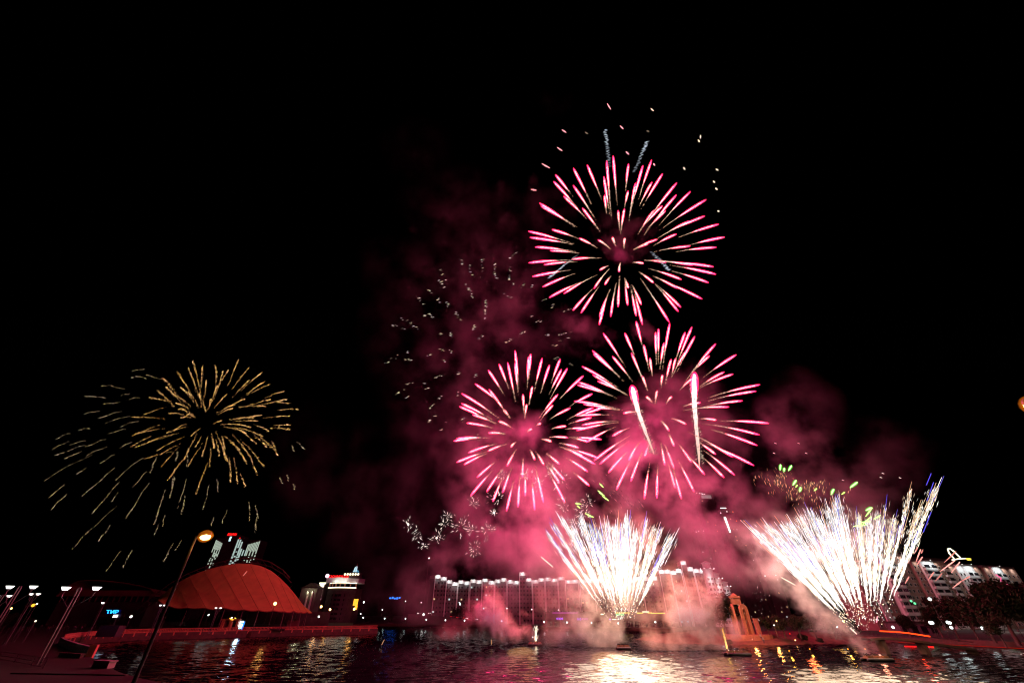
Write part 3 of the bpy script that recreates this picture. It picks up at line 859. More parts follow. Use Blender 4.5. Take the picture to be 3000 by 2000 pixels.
tag(mb.build('promenade', [M['paving'], M['quay']]), kind='structure')

def arc_resample(pts, step):
    P = [Vector((p[0], p[1], 0)) for p in pts]
    out = [P[0]]; need = step
    for i in range(len(P)-1):
        a, b = P[i], P[i+1]; L = (b-a).length; s = 0.0
        while L - s >= need:
            s += need; out.append(a.lerp(b, s/L)); need = step
        need -= (L - s)
    return out

# balustrade along the far side of the basin (posts, pierced panels and rail)
iA = 36                                              # first index of the part seen across the water
bal = QS[iA:]
root = thing('balustrade', (bal[0][0], bal[0][1], PZ), 'long pale stone balustrade curving along the quay below the red tent', 'balustrade')
mb = MB()
line = arc_resample(bal, 1.15)
rail = MB(); base = MB(); plinth = MB()
rail.tube([Vector((p.x, p.y, PZ+1.15)) for p in line], 0.16, 6)
base.tube([Vector((p.x, p.y, PZ+0.12)) for p in line], 0.17, 6)
rail.build('rail', M['balu'], root); base.build('base_rail', M['balu'], root)
k = 0
pm = MB()
for i in range(len(line)-1):
    a, b = line[i], line[i+1]; d = (b-a); rz = math.atan2(d.y, d.x)
    if i % 4 == 0:
        mb.box((a.x, a.y, PZ+0.66), (0.34, 0.34, 1.3), rz)
        plinth.box((a.x, a.y, PZ-0.55), (0.5, 0.45, 1.0), rz)
    c = (a+b)/2
    pm.tube([(c.x, c.y, PZ+.25), (c.x, c.y, PZ+.5), (c.x, c.y, PZ+.8), (c.x, c.y, PZ+1.05)], [.10, .2, .12, .1], 6)
    pm.tube([(a.x+.01, a.y, PZ+.25), (a.x+.01, a.y, PZ+.5), (a.x+.01, a.y, PZ+.8), (a.x+.01, a.y, PZ+1.05)], [.10, .2, .12, .1], 6)
mb.build('post', M['balu'], root)['kind'] = 'stuff'
pm.build('baluster', M['balu'], root)['kind'] = 'stuff'
plinth.build('console', M['balu'], root)['kind'] = 'stuff'
# solid end parapet facing the camera
pp = [Vector((*p, 0)) for p in QS[18:31]]
root = thing('parapet', (pp[0].x, pp[0].y, PZ), 'low pale parapet wall with square holes at the rounded tip of the quay', 'parapet')
mb = MB(); cap = MB(); hole = MB()
for i in range(len(pp)-1):
    a, b = pp[i], pp[i+1]; d = b-a; c = (a+b)/2; rz = math.atan2(d.y, d.x)
    mb.box((c.x, c.y, PZ+0.55), (d.length+.02, 0.4, 1.1), rz)
    cap.box((c.x, c.y, PZ+1.19), (d.length+.05, 0.55, 0.17), rz)
    nrm = Vector((d.y, -d.x, 0)).normalized()
    for s in (-.25, .25):
        q = c + d*s
        for sg in (1, -1):
            hole.box((q.x+nrm.x*.203*sg, q.y+nrm.y*.203*sg, PZ+.62), (.4, .01, .35), rz)
mb.build('wall', M['pale'], root); cap.build('coping', M['pale'], root); hole.build('opening', M['glass'], root)
e = pp[0]
mb = MB(); mb.box((e.x, e.y, PZ+.7), (1.0, 1.0, 1.9), 0.4); mb.build('end_post', M['balu'], root)
# square block and railing on the near landing
def block(px, py, label, size, rz, m='pale'):
    x, y = gp(px, py, PZ)
    root = thing('stone_block', (x, y, PZ), label, 'stone block', None, rz)
    b = MB(); b.box((0,0,size[2]/2), size); b.build('body', M[m], root, local=False)
    b = MB(); b.box((0,0,size[2]+.06), (size[0]+.2, size[1]+.2, .12)); b.build('coping', M[m], root, local=False)
block(300, 1955, 'short pale stone block at the water edge of the near landing', (3.4, .9, .7), -0.35)
block(205, 1925, 'long low dark kerb wall behind the near landing', (7.0, .5, .5), -0.42, 'quay')
# steps of the landing
mb = MB()
for i, (px, py) in enumerate([(200, 1975)]):
    x, y = gp(px, py, PZ); mb.box((x, y, PZ+.06), (16, .5, .12), -0.12)
x, y = gp(150, 1975, PZ)
o = mb.build('kerb', M['paving']); tag(o, kind='structure')

def railing(label, pts, h=1.05):
    root = thing('railing', (pts[0].x, pts[0].y, pts[0].z), label, 'railing')
    r = MB()
    for z in (h, h*.55, .15): r.tube([p + Vector((0,0,z)) for p in pts], .035, 5)
    r.build('rail', M['darkmetal'], root)
    b = MB()
    P = arc_resample([(p.x, p.y) for p in pts], .35)
    for q in P: b.tube([(q.x, q.y, pts[0].z+.15), (q.x, q.y, pts[0].z+h)], .014, 4)
    b.build('baluster', M['darkmetal'], root)['kind'] = 'stuff'
    for p in pts:
        m = MB(); m.tube([p, p+Vector((0,0,h+.05))], .05, 6); m.build('post', M['darkmetal'], root)
railing('thin dark metal railing in the lower left corner, in front of the twin-pole lamp', [Vector((*gp(x, y, PZ), PZ)) for x, y in ((-60, 1925), (-10, 1932), (40, 1940), (90, 1950), (125, 1957))])

# far bank, right bank, island, treeline ground
fb = [gp(700, 1831, 0), gp(1000, 1832, 0), gp(1250, 1833.5, 0), gp(1480, 1837, 0), gp(1700, 1842, 0), gp(1960, 1850, 0), gp(2080, 1858, 0)]
FBZ = 1.6
right = [gp(2180, 1866, 0), gp(2420, 1872, 0), gp(2640, 1882, 0), gp(2820, 1890, 0), gp(3000, 1899, 0), gp(3250, 1912, 0)]
mb = MB(); mb.poly(fb + right + [(900, 250), (1800, 1500), (0, 2500), (-1500, 2200), (-700, 620)], -1, FBZ, 0, mside=1)
tag(mb.build('river_bank', [M['land'], M['quay']]), kind='structure')

# island with the monument, modelled as a low mound
def mound(name, ctr, rx, ry, h, m, seed, n=40, rings=8):
    r = random.Random(seed)
    me = MB(); idx = {}
    ph = [r.uniform(0, 6.28) for _ in range(4)]
    for j in range(rings+1):
        q = j / rings
        for i in range(n):
            a = 2*math.pi*i/n
            k = 1 + .10*math.sin(3*a+ph[0]) + .05*math.sin(7*a+ph[1])
            rr = 1 - q
            z = -0.6 + (h+0.6) * (1 - rr**3.2) + (r.uniform(-.14,.14) if 0 < j < rings else 0)
            me.v.append((ctr[0] + rx*k*rr*math.cos(a), ctr[1] + ry*k*rr*math.sin(a), z))
    for j in range(rings):
        for i in range(n):
            i2 = (i+1) % n
            me.face([j*n+i, j*n+i2, (j+1)*n+i2, (j+1)*n+i])
    return tag(me.build(name, m, smooth=True), kind='structure')
ic = ground(2290, 1890, 0)
IX, IY = ic.x + 4, ic.y + 30
mound('island', (IX, IY), 48, 27, 3.0, M['dirt'], 4)

# ---------------------------------------------------------------- trees
def leaf_mesh(name, seed, n, lobes, leaf):
    r = random.Random(seed); m = MB()
    for i in range(n):
        c, rad, sq = lobes[r.randrange(len(lobes))]
        d = Vector((r.gauss(0,1), r.gauss(0,1), r.gauss(0,1))).normalized() * (r.random() ** 0.4)
        p = Vector(c) + Vector((d.x*rad, d.y*rad, d.z*rad*sq))
        a = Vector((r.gauss(0,1), r.gauss(0,1), r.gauss(0,1))).normalized(); b = a.orthogonal().normalized()
        L = leaf * r.uniform(.6, 1.4)
        k = len(m.v)
        m.v += [tuple(p - a*L), tuple(p + b*L*.5), tuple(p + a*L), tuple(p - b*L*.5)]
        m.face([k, k+1, k+2, k+3])
    return m.mesh(name, M['leaf'])
def trunk_mesh(name, seed, h, lobes, r0):
    r = random.Random(seed); m = MB()
    m.tube([(0,0,-.3), (0,0,h*.15), (.1,0,h*.4), (0,.1,h*.75)], [r0*1.3, r0, r0*.75, r0*.3], 8)
    for c, rad, sq in lobes:
        m.tube([(0.05,0,h*r.uniform(.25,.42)), Vector((c[0]*.5, c[1]*.5, h*.5)), c], [r0*.5, r0*.3, r0*.08], 5)
    return m.mesh(name, M['bark'])
TREES = []
for sd in range(4):
    r = random.Random(50+sd)
    lobes = [((r.uniform(-2.6,2.6), r.uniform(-2.6,2.6), r.uniform(4.2, 8.6)), r.uniform(1.5,2.5), r.uniform(.7,1.0)) for _ in range(11)]
    TREES.append((leaf_mesh('crown', sd, 2600, lobes, .34), trunk_mesh('trunk', sd, 8.5, lobes, .28)))
def tree(loc, s, k, label, group, rz=0.0):
    root = thing('tree', loc, label, 'tree', group, rz)
    for nm, me in (('crown', TREES[k][0]), ('trunk', TREES[k][1])):
        o = bpy.data.objects.new(nm, me); link(o, root)
    root.scale = (s, s, s)
def tree_at(px, base_py, Y, top_py, label, group, k=0, zb=FBZ):
    b = at(px, base_py, Y); top = at(px, top_py, Y)
    tree((b.x, b.y, zb), (top.z - zb)/10.6, k, label, group, px*.7)
tree_at(2800, 1850, 165, 1738, 'large round black tree in front of the lit apartment house at the right', 'trees on the right bank', 0)
tree_at(2755, 1850, 170, 1760, 'smaller black tree merging with the left side of the large round one', 'trees on the right bank', 1)
tree_at(2855, 1850, 160, 1765, 'black tree leaning against the right side of the large round one', 'trees on the right bank', 2)
tree_at(2660, 1845, 185, 1790, 'small black tree at the foot of the lit loggia stack', 'trees on the right bank', 3)
tree_at(2970, 1860, 140, 1672, 'tallest black tree at the right edge of the picture', 'trees on the right bank', 1)
tree_at(2905, 1860, 150, 1725, 'loose black tree with lamps shining through it, left of the tallest one', 'trees on the right bank', 3)
tree_at(3030, 1860, 135, 1690, 'black tree cut by the right edge of the picture', 'trees on the right bank', 0)
tree_at(2935, 1870, 128, 1790, 'low bushy black tree at the water, under the tallest one', 'trees on the right bank', 2)
tree_at(2127, 1850, 178, 1726, 'tall dark tree beside the left of the orange-lit monument', 'trees on the island', 0, 2.2)
tree_at(2098, 1850, 182, 1760, 'dark tree half lost in smoke, leftmost on the island', 'trees on the island', 2, 1.6)
for i, (px, tp) in enumerate([(2255, 1800), (2300, 1790), (2345, 1795), (2390, 1785), (2445, 1798), (2500, 1800)]):
    tree_at(px, 1860, 172 - i*4, tp, 'dark shrubby tree behind the island slope, ' + ORD[i] + ' to the right of the monument', 'trees on the island', i % 4, 2.0)
for i, (px, tp) in enumerate([(1335, 1778), (1360, 1772), (1385, 1776), (1410, 1780)]):
    tree_at(px, 1820, 385, tp, 'black tree at the foot of the left-hand lit block, ' + ORD[i] + ' of the clump', 'trees by the lit apartment block', i % 4, FBZ)
for i, (px, tp) in enumerate([(1690, 1790), (1730, 1798), (1075, 1805), (1140, 1800), (1190, 1803)]):
    tree_at(px, 1822, 375, tp, 'low dark tree on the far bank, ' + ORD[i] + (' of the pair in the smoke' if i < 2 else ' between the round hotel and the lit block'), 'trees on the far bank', (i+1) % 4, FBZ)
for i, (px, tp) in enumerate([(20, 1790), (70, 1798), (330, 1792)]):
    tree_at(px, 1822, 190, tp, 'dim tree behind the crowd on the left promenade, ' + ORD[i] + ' from the left', 'trees behind the crowd', (i+2) % 4, PZ)
# bushes on the island waterline
for i, (px, py, s) in enumerate([(2165, 1893, .20), (2345, 1868, .26), (2385, 1880, .30), (2440, 1886, .22), (2300, 1850, .22), (2410, 1860, .34), (2235, 1858, .2)]):
    p = ground(px, py, 0.8)
    root = thing('bush', (p.x, p.y + 6, 0.9 if i != 4 else 1.6), 'dark bush on the red-lit island slope, ' + ORD[i] + ' of the scattered ones', 'bush', 'bushes on the island', i*1.0)
    o = bpy.data.objects.new('leaves', TREES[i % 4][0]); link(o, root); o.location = (0, 0, -3.2)
    root.scale = (s*1.2, s*1.2, s*1.0)

# ---------------------------------------------------------------- the orange-lit monument
mp = at(2183, 1838, 172)
mz = 2.6
root = thing('monument', (mp.x, mp.y, mz), 'orange-lit stone chapel monument with tall arched openings and a belfry block on the island', 'monument', None, 0.15)
M['chapel'] = mat('chapel_stone', (0.36, 0.19, 0.085), 0.8, scale=.8, var=.12)
hh = at(2165, 1738, 172).z - mz
def arch_slab(wd, ht, th, ow, oh, nseg=8):
    """one wall with a tall round-headed opening"""
    m = MB()
    pts_o = [(-wd/2, 0), (wd/2, 0), (wd/2, ht - wd/2)] + [(wd/2*math.cos(a), ht - wd/2 + wd/2*math.sin(a)) for a in [math.pi*i/nseg for i in range(1, nseg)]] + [(-wd/2, ht - wd/2)]
    pts_i = [(-ow/2, 0), (ow/2, 0), (ow/2, oh - ow/2)] + [(ow/2*math.cos(a), oh - ow/2 + ow/2*math.sin(a)) for a in [math.pi*i/nseg for i in range(1, nseg)]] + [(-ow/2, oh - ow/2)]
    n = len(pts_o)
    for y in (-th/2, th/2):
        for p in pts_o: m.v.append((p[0], y, p[1]))
        for p in pts_i: m.v.append((p[0], y, p[1]))
    for s_ in (0, 1):
        o = s_*2*n
        for i in range(1, n):
            j = (i+1) % n
            q = [o+i, o+j, o+n+j, o+n+i]
            m.face(q if s_ == 0 else q[::-1])
    for i in range(n):
        j = (i+1) % n
        if i != 0:
            m.face([i, 2*n+i, 2*n+j, j]); m.face([n+i, n+j, 3*n+j, 3*n+i])
    return m
for (dx, dy, rz, wd, ht, ow, oh) in ((-2.1, 1.4, 1.2, 3.0, hh*.74, 1.2, hh*.60), (1.3, 0, 0.1, 3.4, hh*.74, 1.3, hh*.62), (-.4, 3.2, 0.1, 3.4, hh*.74, 1.3, hh*.6), (2.8, 2.2, 1.2, 3.0, hh*.74, 1.2, hh*.6)):
    o = bpy.data.objects.new('arch', arch_slab(wd, ht, .7, ow, oh).mesh('arch', M['chapel'])); link(o, root); o.location = (dx, dy, 0); o.rotation_euler = (0, 0, rz)
m = MB(); m.box((0.1, 1.5, hh*.80), (2.6, 2.6, hh*.14)); m.box((0.1, 1.5, hh*.915), (2.9, 2.9, hh*.06)); m.build('belfry', M['chapel'], root, local=False)
m = MB()
m.tube([(0.1,1.5,hh*.945), (0.1,1.5,hh*.97), (.1,1.5,hh*1.02)], [1.2, 1.1, .2], 8); m.build('dome', M['chapel'], root, local=False)
for i, (dx, dy) in enumerate(((-1.6,-2.4), (3.4,-1.6), (5.6, .4))):
    m = MB(); m.box((dx, dy, hh*.18), (.9, .7, hh*.36)); m.box((dx, dy, hh*.37), (1.1, .9, .3)); m.build('buttress', M['brick'], root, local=False)
m = MB(); m.poly([(9*math.cos(a)+1, 5*math.sin(a)+1) for a in [2*math.pi*i/20 for i in range(20)]], -2.2, -.02); m.build('terrace', M['brick'], root, local=False)
lamp('monument_floodlight', (mp.x-2, mp.y-8, mz+1.2), 700, (1.0, .38, .08), .3)
lamp('monument_floodlight', (mp.x+6, mp.y-7, mz+1.0), 500, (1.0, .38, .08), .3)
# ---------------------------------------------------------------- person builder
def person_mesh(name, seed, arm='down'):
    """one continuous figure grown from a jointed skeleton"""
    r = random.Random(seed)
    V = [(0,0,.95,.135), (0,0,1.12,.125), (0,.01,1.32,.15), (0,0,1.47,.085), (0,-.01,1.56,.06), (0,-.02,1.66,.095), (0,-.01,1.74,.085)]
    E = [(0,1),(1,2),(2,3),(3,4),(4,5),(5,6)]
    for s in (-1, 1):
        b = len(V)
        st = r.uniform(-.10, .10) * s
        V += [(s*.10,0,.88,.095), (s*.11,st*.5-.02,.50,.065), (s*.11,st,.10,.045), (s*.12,st-.13,.05,.04)]
        E += [(0,b),(b,b+1),(b+1,b+2),(b+2,b+3)]
        b = len(V)
        if arm == 'up' and s == 1:
            V += [(s*.19,0,1.42,.06), (s*.27,-.16,1.30,.045), (s*.20,-.30,1.52,.036), (s*.17,-.33,1.60,.03)]
        else:
            V += [(s*.20,0,1.42,.06), (s*.25,.02,1.14,.045), (s*.25,-.05,.90,.036), (s*.25,-.07,.81,.032)]
        E += [(2,b),(b,b+1),(b+1,b+2),(b+2,b+3)]
    me = bpy.data.meshes.new('figure_source')
    me.from_pydata([v[:3] for v in V], E, [])
    o = bpy.data.objects.new('figure_source', me); col.objects.link(o)
    md = o.modifiers.new('skin', 'SKIN')
    for i, v in enumerate(V): me.skin_vertices[0].data[i].radius = (v[3], v[3]*.85)
    me.skin_vertices[0].data[0].use_root = True
    sb = o.modifiers.new('sub', 'SUBSURF'); sb.levels = 1; sb.render_levels = 1
    dg = bpy.context.evaluated_depsgraph_get()
    out = bpy.data.meshes.new_from_object(o.evaluated_get(dg))
    col.objects.unlink(o); bpy.data.objects.remove(o)
    out.name = name
    tops = [(.10,.03,.03), (.04,.04,.07), (.28,.25,.24), (.16,.05,.05), (.05,.06,.05)]
    mats_ = [mat('trousers', (.03,.03,.045), .9), mat('jacket', tops[seed % 5], .9), mat('skin', (.42,.24,.17), .6, var=.05), mat('hair', (.03,.02,.015), .8)]
    out.materials.clear()
    for q in mats_: out.materials.append(q)
    for f in out.polygons:
        c = f.center
        f.material_index = 0 if c.z < .93 else (3 if c.z > 1.67 or (c.z > 1.6 and c.y > .02) else 2 if c.z > 1.5 and abs(c.x) < .16 else 2 if abs(c.x) > .2 and c.z < .88 else 1)
        f.use_smooth = True
    return out
PEOPLE = [person_mesh('person', i, 'up' if i % 2 else 'down') for i in range(5)]
def person(loc, k, rz, label, group, s=1.0):
    o = bpy.data.objects.new('person', PEOPLE[k]); link(o)
    o.location = loc; o.rotation_euler = (0, 0, rz); o.scale = (s, s, s)
    return tag(o, label, 'person', group)
r = random.Random(21)
for i in range(64):
    px = r.uniform(-5, 245) if i < 48 else r.uniform(245, 420)
    py = r.uniform(1838, 1858) if px < 170 else r.uniform(1838, 1850)
    p = ground(px, py, PZ)
    person((p.x, p.y, PZ), r.randrange(5), r.uniform(-.8, .8) + math.pi*.9, 'dim standing spectator in dark clothes in the crowd on the left promenade', 'crowd of spectators on the promenade', r.uniform(.92, 1.06))
for i, (px, py, lab) in enumerate([(2232, 1868, 'person in a white shirt standing on the red-lit island slope'), (2240, 1880, 'person bending beside a pale heap on the island slope'),
                                   (2988, 1850, 'person with bare arms at the right edge by the black tree')]):
    p = ground(px, py+6, 1.6)
    person((p.x, p.y, 1.6), 2, math.pi*.8, lab, None)

# ================================================================ BUILDINGS
def frame_pts(a, b):
    a = Vector(a); b = Vector(b); d = b - a; L = d.length; d = d / L
    n = Vector((d.y, -d.x, 0))                 # towards the camera side
    return a, d, n, L, math.atan2(d.y, d.x)

def window_mesh(w, h, mull, fm, gm):
    m = MB()
    m.box((0, 0, 0), (w, .10, h), m=0)
    cw = (w - .12*(mull+1)) / mull
    for i in range(mull):
        x = -w/2 + .12 + cw/2 + i*(cw+.12)
        m.box((x, -.053, 0), (cw, .012, h-.24), m=1)
    return m.mesh('window', [fm, gm])
WM = {}
def wmesh(w, h, mull, lit=None, fm='frame'):
    k = (round(w,2), round(h,2), mull, lit, fm)
    if k not in WM: WM[k] = window_mesh(w, h, mull, M[fm], {'warm': M['winlit'], 'cool': M['winlitw']}.get(lit, M['glass']))
    return WM[k]

class Facade:
    """a building: root, wall mesh, and windows (first hundred as parts, the rest as one mass)"""
    def __init__(s, name, loc, label, cat, group=None):
        s.root = thing(name, loc, label, cat, group); s.n = 0; s.rest = None; s.fm = 'frame'
    def window(s, p, rz, w, h, mull, lit=None):
        s.n += 1
        if s.n <= 98:
            o = bpy.data.objects.new('window', wmesh(w, h, mull, lit, s.fm)); link(o, s.root)
            o.location = Vector(p) - Vector(s.root.location); o.rotation_euler = (0, 0, rz)
        else:
            if s.rest is None: s.rest = MB()
            s.rest.box(p, (w, .10, h), rz, 0)
            q = Vector(p) + Vector((math.sin(rz), -math.cos(rz), 0)) * .055
            s.rest.box(q, (w-.3, .012, h-.3), rz, 1)
    def done(s):
        if s.rest is not None: s.rest.build('window_rows', [M[s.fm], M['glass']], s.root)['kind'] = 'stuff'

def area(name, loc, power, colr, sx, sy, aim, parent):
    l = bpy.data.lights.new(name, 'AREA'); l.shape = 'RECTANGLE'; l.size = sx; l.size_y = sy
    l.energy = power; l.color = colr; l.spread = R(150)
    o = bpy.data.objects.new(name, l); link(o, parent)
    o.location = Vector(loc) - parent_loc(parent)
    o.rotation_euler = (Vector(aim) - Vector(loc)).to_track_quat('-Z', 'Y').to_euler()
    return o

def lit_block(label, a, b, H, bays, seed, watts, heights=None, lit=0.07, tint=(.9, 1.0, .98)):
    """long apartment block whose parapet is washed by floodlights on every bay"""
    r = random.Random(seed)
    A, d, n, L, rz = frame_pts((*a, 0), (*b, 0))
    fb_ = Facade('apartment_block', (A.x, A.y, FBZ), label, 'apartment block', 'floodlit blocks across the water'); fb_.fm = 'wallg'
    wall = MB(); par = MB(); pil = MB(); slab = MB()
    bw = L / bays
    st = 3.0
    cell = bw
    for i in range(bays):
        h = H + (heights[i] if heights else 0)
        out = (1.3 if i % 3 == 1 else 0.0) + (0.5 if i % 5 == 0 else 0)
        c = A + d*(i+.5)*bw + n*out
        wall.box((c.x - n.x*6, c.y - n.y*6, FBZ + (h-2.6)/2), (bw - .02, 12, h-2.6), rz)
        par.box((c.x - n.x*5.9, c.y - n.y*5.9, FBZ + h - 1.3), (bw - .06, 12.2, 2.6), rz)
        for s_ in (-1, 1):
            q = c + d*(s_*(bw/2 - .35)) + n*.28
            if (i + (s_ > 0)) % 2 == 0: pil.box((q.x, q.y, FBZ + (h-2.7)/2), (.55, .5, h-2.7), rz)
        nf = int((h - 4) / st)
        for f in range(nf):
            z = FBZ + 2.6 + f*st
            slab.box((c.x+n.x*.45, c.y+n.y*.45, z-1.15), (bw*.55, .85, .22), rz)
            for wx in (-.24, .24):
                q = c + d*(wx*bw) + n*.06
                if r.random() < .86: fb_.window((q.x, q.y, z), rz, bw*.28, 1.5, 2, r.choice(('warm','cool','warm')) if r.random() < lit else None)
        # floodlight on a short bracket over the parapet
        for s_ in ((-.25, .25) if bw > 5 else (0,)):
            q = c + d*(s_*bw) + n*1.05
            fl = MB(); fl.box((q.x - n.x*.3, q.y - n.y*.3, FBZ+h+.12), (.7, 1.0, .16), rz, 0); fl.box((q.x+n.x*.05, q.y+n.y*.05, FBZ+h+.0), (.5, .3, .08), rz, 1)
            fl.build('floodlight', [M['metal'], M['lampw']], fb_.root)
        if watts:
            q = c + n*1.9
            area('floodlight_beam', (q.x, q.y, FBZ+h+.25), watts*r.uniform(.75, 1.25)*bw/7, (tint[0]*r.uniform(.85,1), tint[1], tint[2]), bw*.35, .25, c + n*(.1) + Vector((0,0,FBZ+h-6.5)), fb_.root)
    wall.build('wall', M['wallg'], fb_.root); par.build('parapet', M['wallw'], fb_.root); pil.build('pilaster', M['wallw'], fb_.root)['kind'] = 'stuff'
    slab.build('balcony', M['wallg'], fb_.root)['kind'] = 'stuff'
    fb_.done()
    return fb_

def xy(px, Y, py=1800):
    p = at(px, py, Y); return (p.x, p.y)
HB = at(1400, 1698, 405).z - FBZ
lit_block('left end section of the floodlit block across the water, beside the drifting smoke', xy(1262, 400), xy(1335, 412), HB, 4, 1, 210, [3.5, 2.2, 0, -1.5])
lit_block('long middle section of the floodlit block, between the black trees and the middle fan', xy(1336, 412), xy(1660, 395), HB, 17, 2, 200, [0,-.9,.6,0,1.0,-.6,.4,1.2,-.2,-.8,5.5,1,-.3,.8,1.4,.5,1.7])
lit_block('section of the floodlit block hidden behind the middle fan', xy(1662, 392), xy(1950, 350), HB - 1, 12, 3, 180)
lit_block('nearer floodlit section right of the middle fan, with a raised tower', xy(1953, 335), xy(2098, 330), at(2000, 1668, 333).z - FBZ, 8, 4, 300, [0,0,-.6,.6,5.5,1.5,0.4,0], tint=(.92, 1, 1))

# round corner tower with lit drum and lantern
def drum_tower(px, Y, top_py, label, rad, nl):
    c = at(px, 1800, Y); H = at(px, top_py, Y).z - FBZ
    f = Facade('corner_tower', (c.x, c.y, FBZ), label, 'tower')
    m = MB(); m.tube([(c.x, c.y, FBZ), (c.x, c.y, FBZ+H*.86)], rad, 14); m.build('wall', M['wallw'], f.root)
    m = MB(); m.tube([(c.x,c.y,FBZ+H*.86),(c.x,c.y,FBZ+H*.88),(c.x,c.y,FBZ+H*.95),(c.x,c.y,FBZ+H*.96),(c.x,c.y,FBZ+H)], [rad*1.2, rad*.8, rad*.75, rad*1.0, .2], 14); m.build('lantern', M['wallw'], f.root)
    for k in range(int(H*.8/3.1)):
        z = FBZ + 2.4 + k*3.1
        m = MB(); m.tube([(c.x, c.y, z+1.0), (c.x, c.y, z+1.25)], rad*1.10, 14); m.build('ledge', M['wallw'], f.root)
        for a in (-2.2, -1.57, -.94):
            f.window((c.x + rad*1.0*math.cos(a), c.y + rad*1.0*math.sin(a), z), a + math.pi/2, 1.5, 1.6, 2)
    for a in [2*math.pi*i/8 for i in range(8)]:
        p = Vector((c.x + rad*1.35*math.cos(a), c.y + rad*1.35*math.sin(a), FBZ+H*.87))
        m = MB(); m.ball(p, .3, 6); m.build('floodlight', M['lampw'], f.root)
    lamp('tower_floodlight', (c.x - 2.5, c.y - rad - 3, FBZ+H*.70), 450*nl, (.95, 1, .98), .5, f.root)
    lamp('tower_floodlight', (c.x + 2.5, c.y - rad - 3, FBZ+H*.40), 450*nl, (.95, 1, .98), .5, f.root)
    f.done()
drum_tower(2106, 322, 1642, 'round white corner tower with a lantern top at the end of the floodlit block', 3.6, 1.5)
drum_tower(2126, 330, 1674, 'shorter stepped white tower right of the lantern tower', 3.3, 1.2)
drum_tower(2146, 340, 1700, 'lowest stepped white tower at the end of the stepping row', 3.2, .9)

# dim tall apartment towers lost in the smoke
def tall_tower(px, w_px, Y, top_py, label, lights, crown, seed):
    r = random.Random(seed)
    a = at(px - w_px/2, 1700, Y); b = at(px + w_px/2, 1700, Y); c = at(px, 1700, Y)
    H = at(px, top_py, Y).z - FBZ; W = b.x - a.x
    f = Facade('apartment_tower', (c.x, c.y, FBZ), label, 'tower', 'tall towers in the smoke'); f.fm = 'walld'
    m = MB(); m.box((c.x, c.y+W*.4, FBZ+H/2), (W, W*.8, H)); m.build('wall', M['walld'], f.root)
    m = MB(); m.box((c.x, c.y+W*.4, FBZ+H+1.2), (W*1.06, W*.86, 2.4)); m.box((c.x-W*.1, c.y+W*.4, FBZ+H+4), (W*.5, W*.5, 3.2)); m.build('roof', M['walld'], f.root)
    nf = int(H/3.2)
    for k in range(nf):
        for wx in (-.36, -.12, .12, .36):
            if r.random() < .07: f.window((c.x+W*wx, c.y-.06, FBZ+2+k*3.2), 0, W*.08, 1.3, 2, r.choice(('warm','cool')))
    for (dx, dz, nm) in lights:
        m = MB(); m.ball((c.x+dx*W, c.y-.5, FBZ+H+dz), .42, 6); m.build('roof_lamp', M[nm], f.root)
    if crown:
        m = MB(); m.box((c.x, c.y-.4, FBZ+H-1.0), (W*.7, .2, 3.6)); m.build('sign_panel', emit('dim_sign_panel', (.5, .4, .4), .45), f.root)
    f.done(); return f, c, H, W
tall_tower(2137, 46, 470, 1452, 'tall tower ghosted in pink smoke, with a blank pale sign panel under its roof', [(x/10, 1.5+abs(x)*.3, 'lampw') for x in (-6,-4,-3,-2,-1)], True, 1)
f, c, H, W = tall_tower(2190, 42, 420, 1508, 'tower in smoke beside the large fan, with a white light column down its edge', [(-.5, 2.0,'lampw'), (0, 3.2,'lampw'), (.45, 3.0,'lampo2')], False, 2)
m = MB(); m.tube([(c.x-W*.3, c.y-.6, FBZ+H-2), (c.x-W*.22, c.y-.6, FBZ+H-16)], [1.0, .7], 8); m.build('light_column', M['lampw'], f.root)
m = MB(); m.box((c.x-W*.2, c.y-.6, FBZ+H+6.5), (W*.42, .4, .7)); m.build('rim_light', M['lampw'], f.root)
tall_tower(2222, 34, 430, 1530, 'tower right of the white light beam, its roof edge lit orange', [(-.3, 1.6,'lampo2'), (.1, 1.8,'lampo2'), (.4, 1.2,'lampo2')], False, 3)
tall_tower(2095, 40, 480, 1560, 'dim tower behind the lantern tower, dotted with small roof lamps', [(-.5,1,'lampw'), (-.3,1.4,'lampw'), (.1,2,'lampw'), (.4,2.2,'lampw')], False, 4)
tall_tower(2265, 40, 380, 1690, 'low dim tower right of the monument with cool window lights', [(-.5,1,'lampg'), (.3,1.4,'lampg')], False, 5)

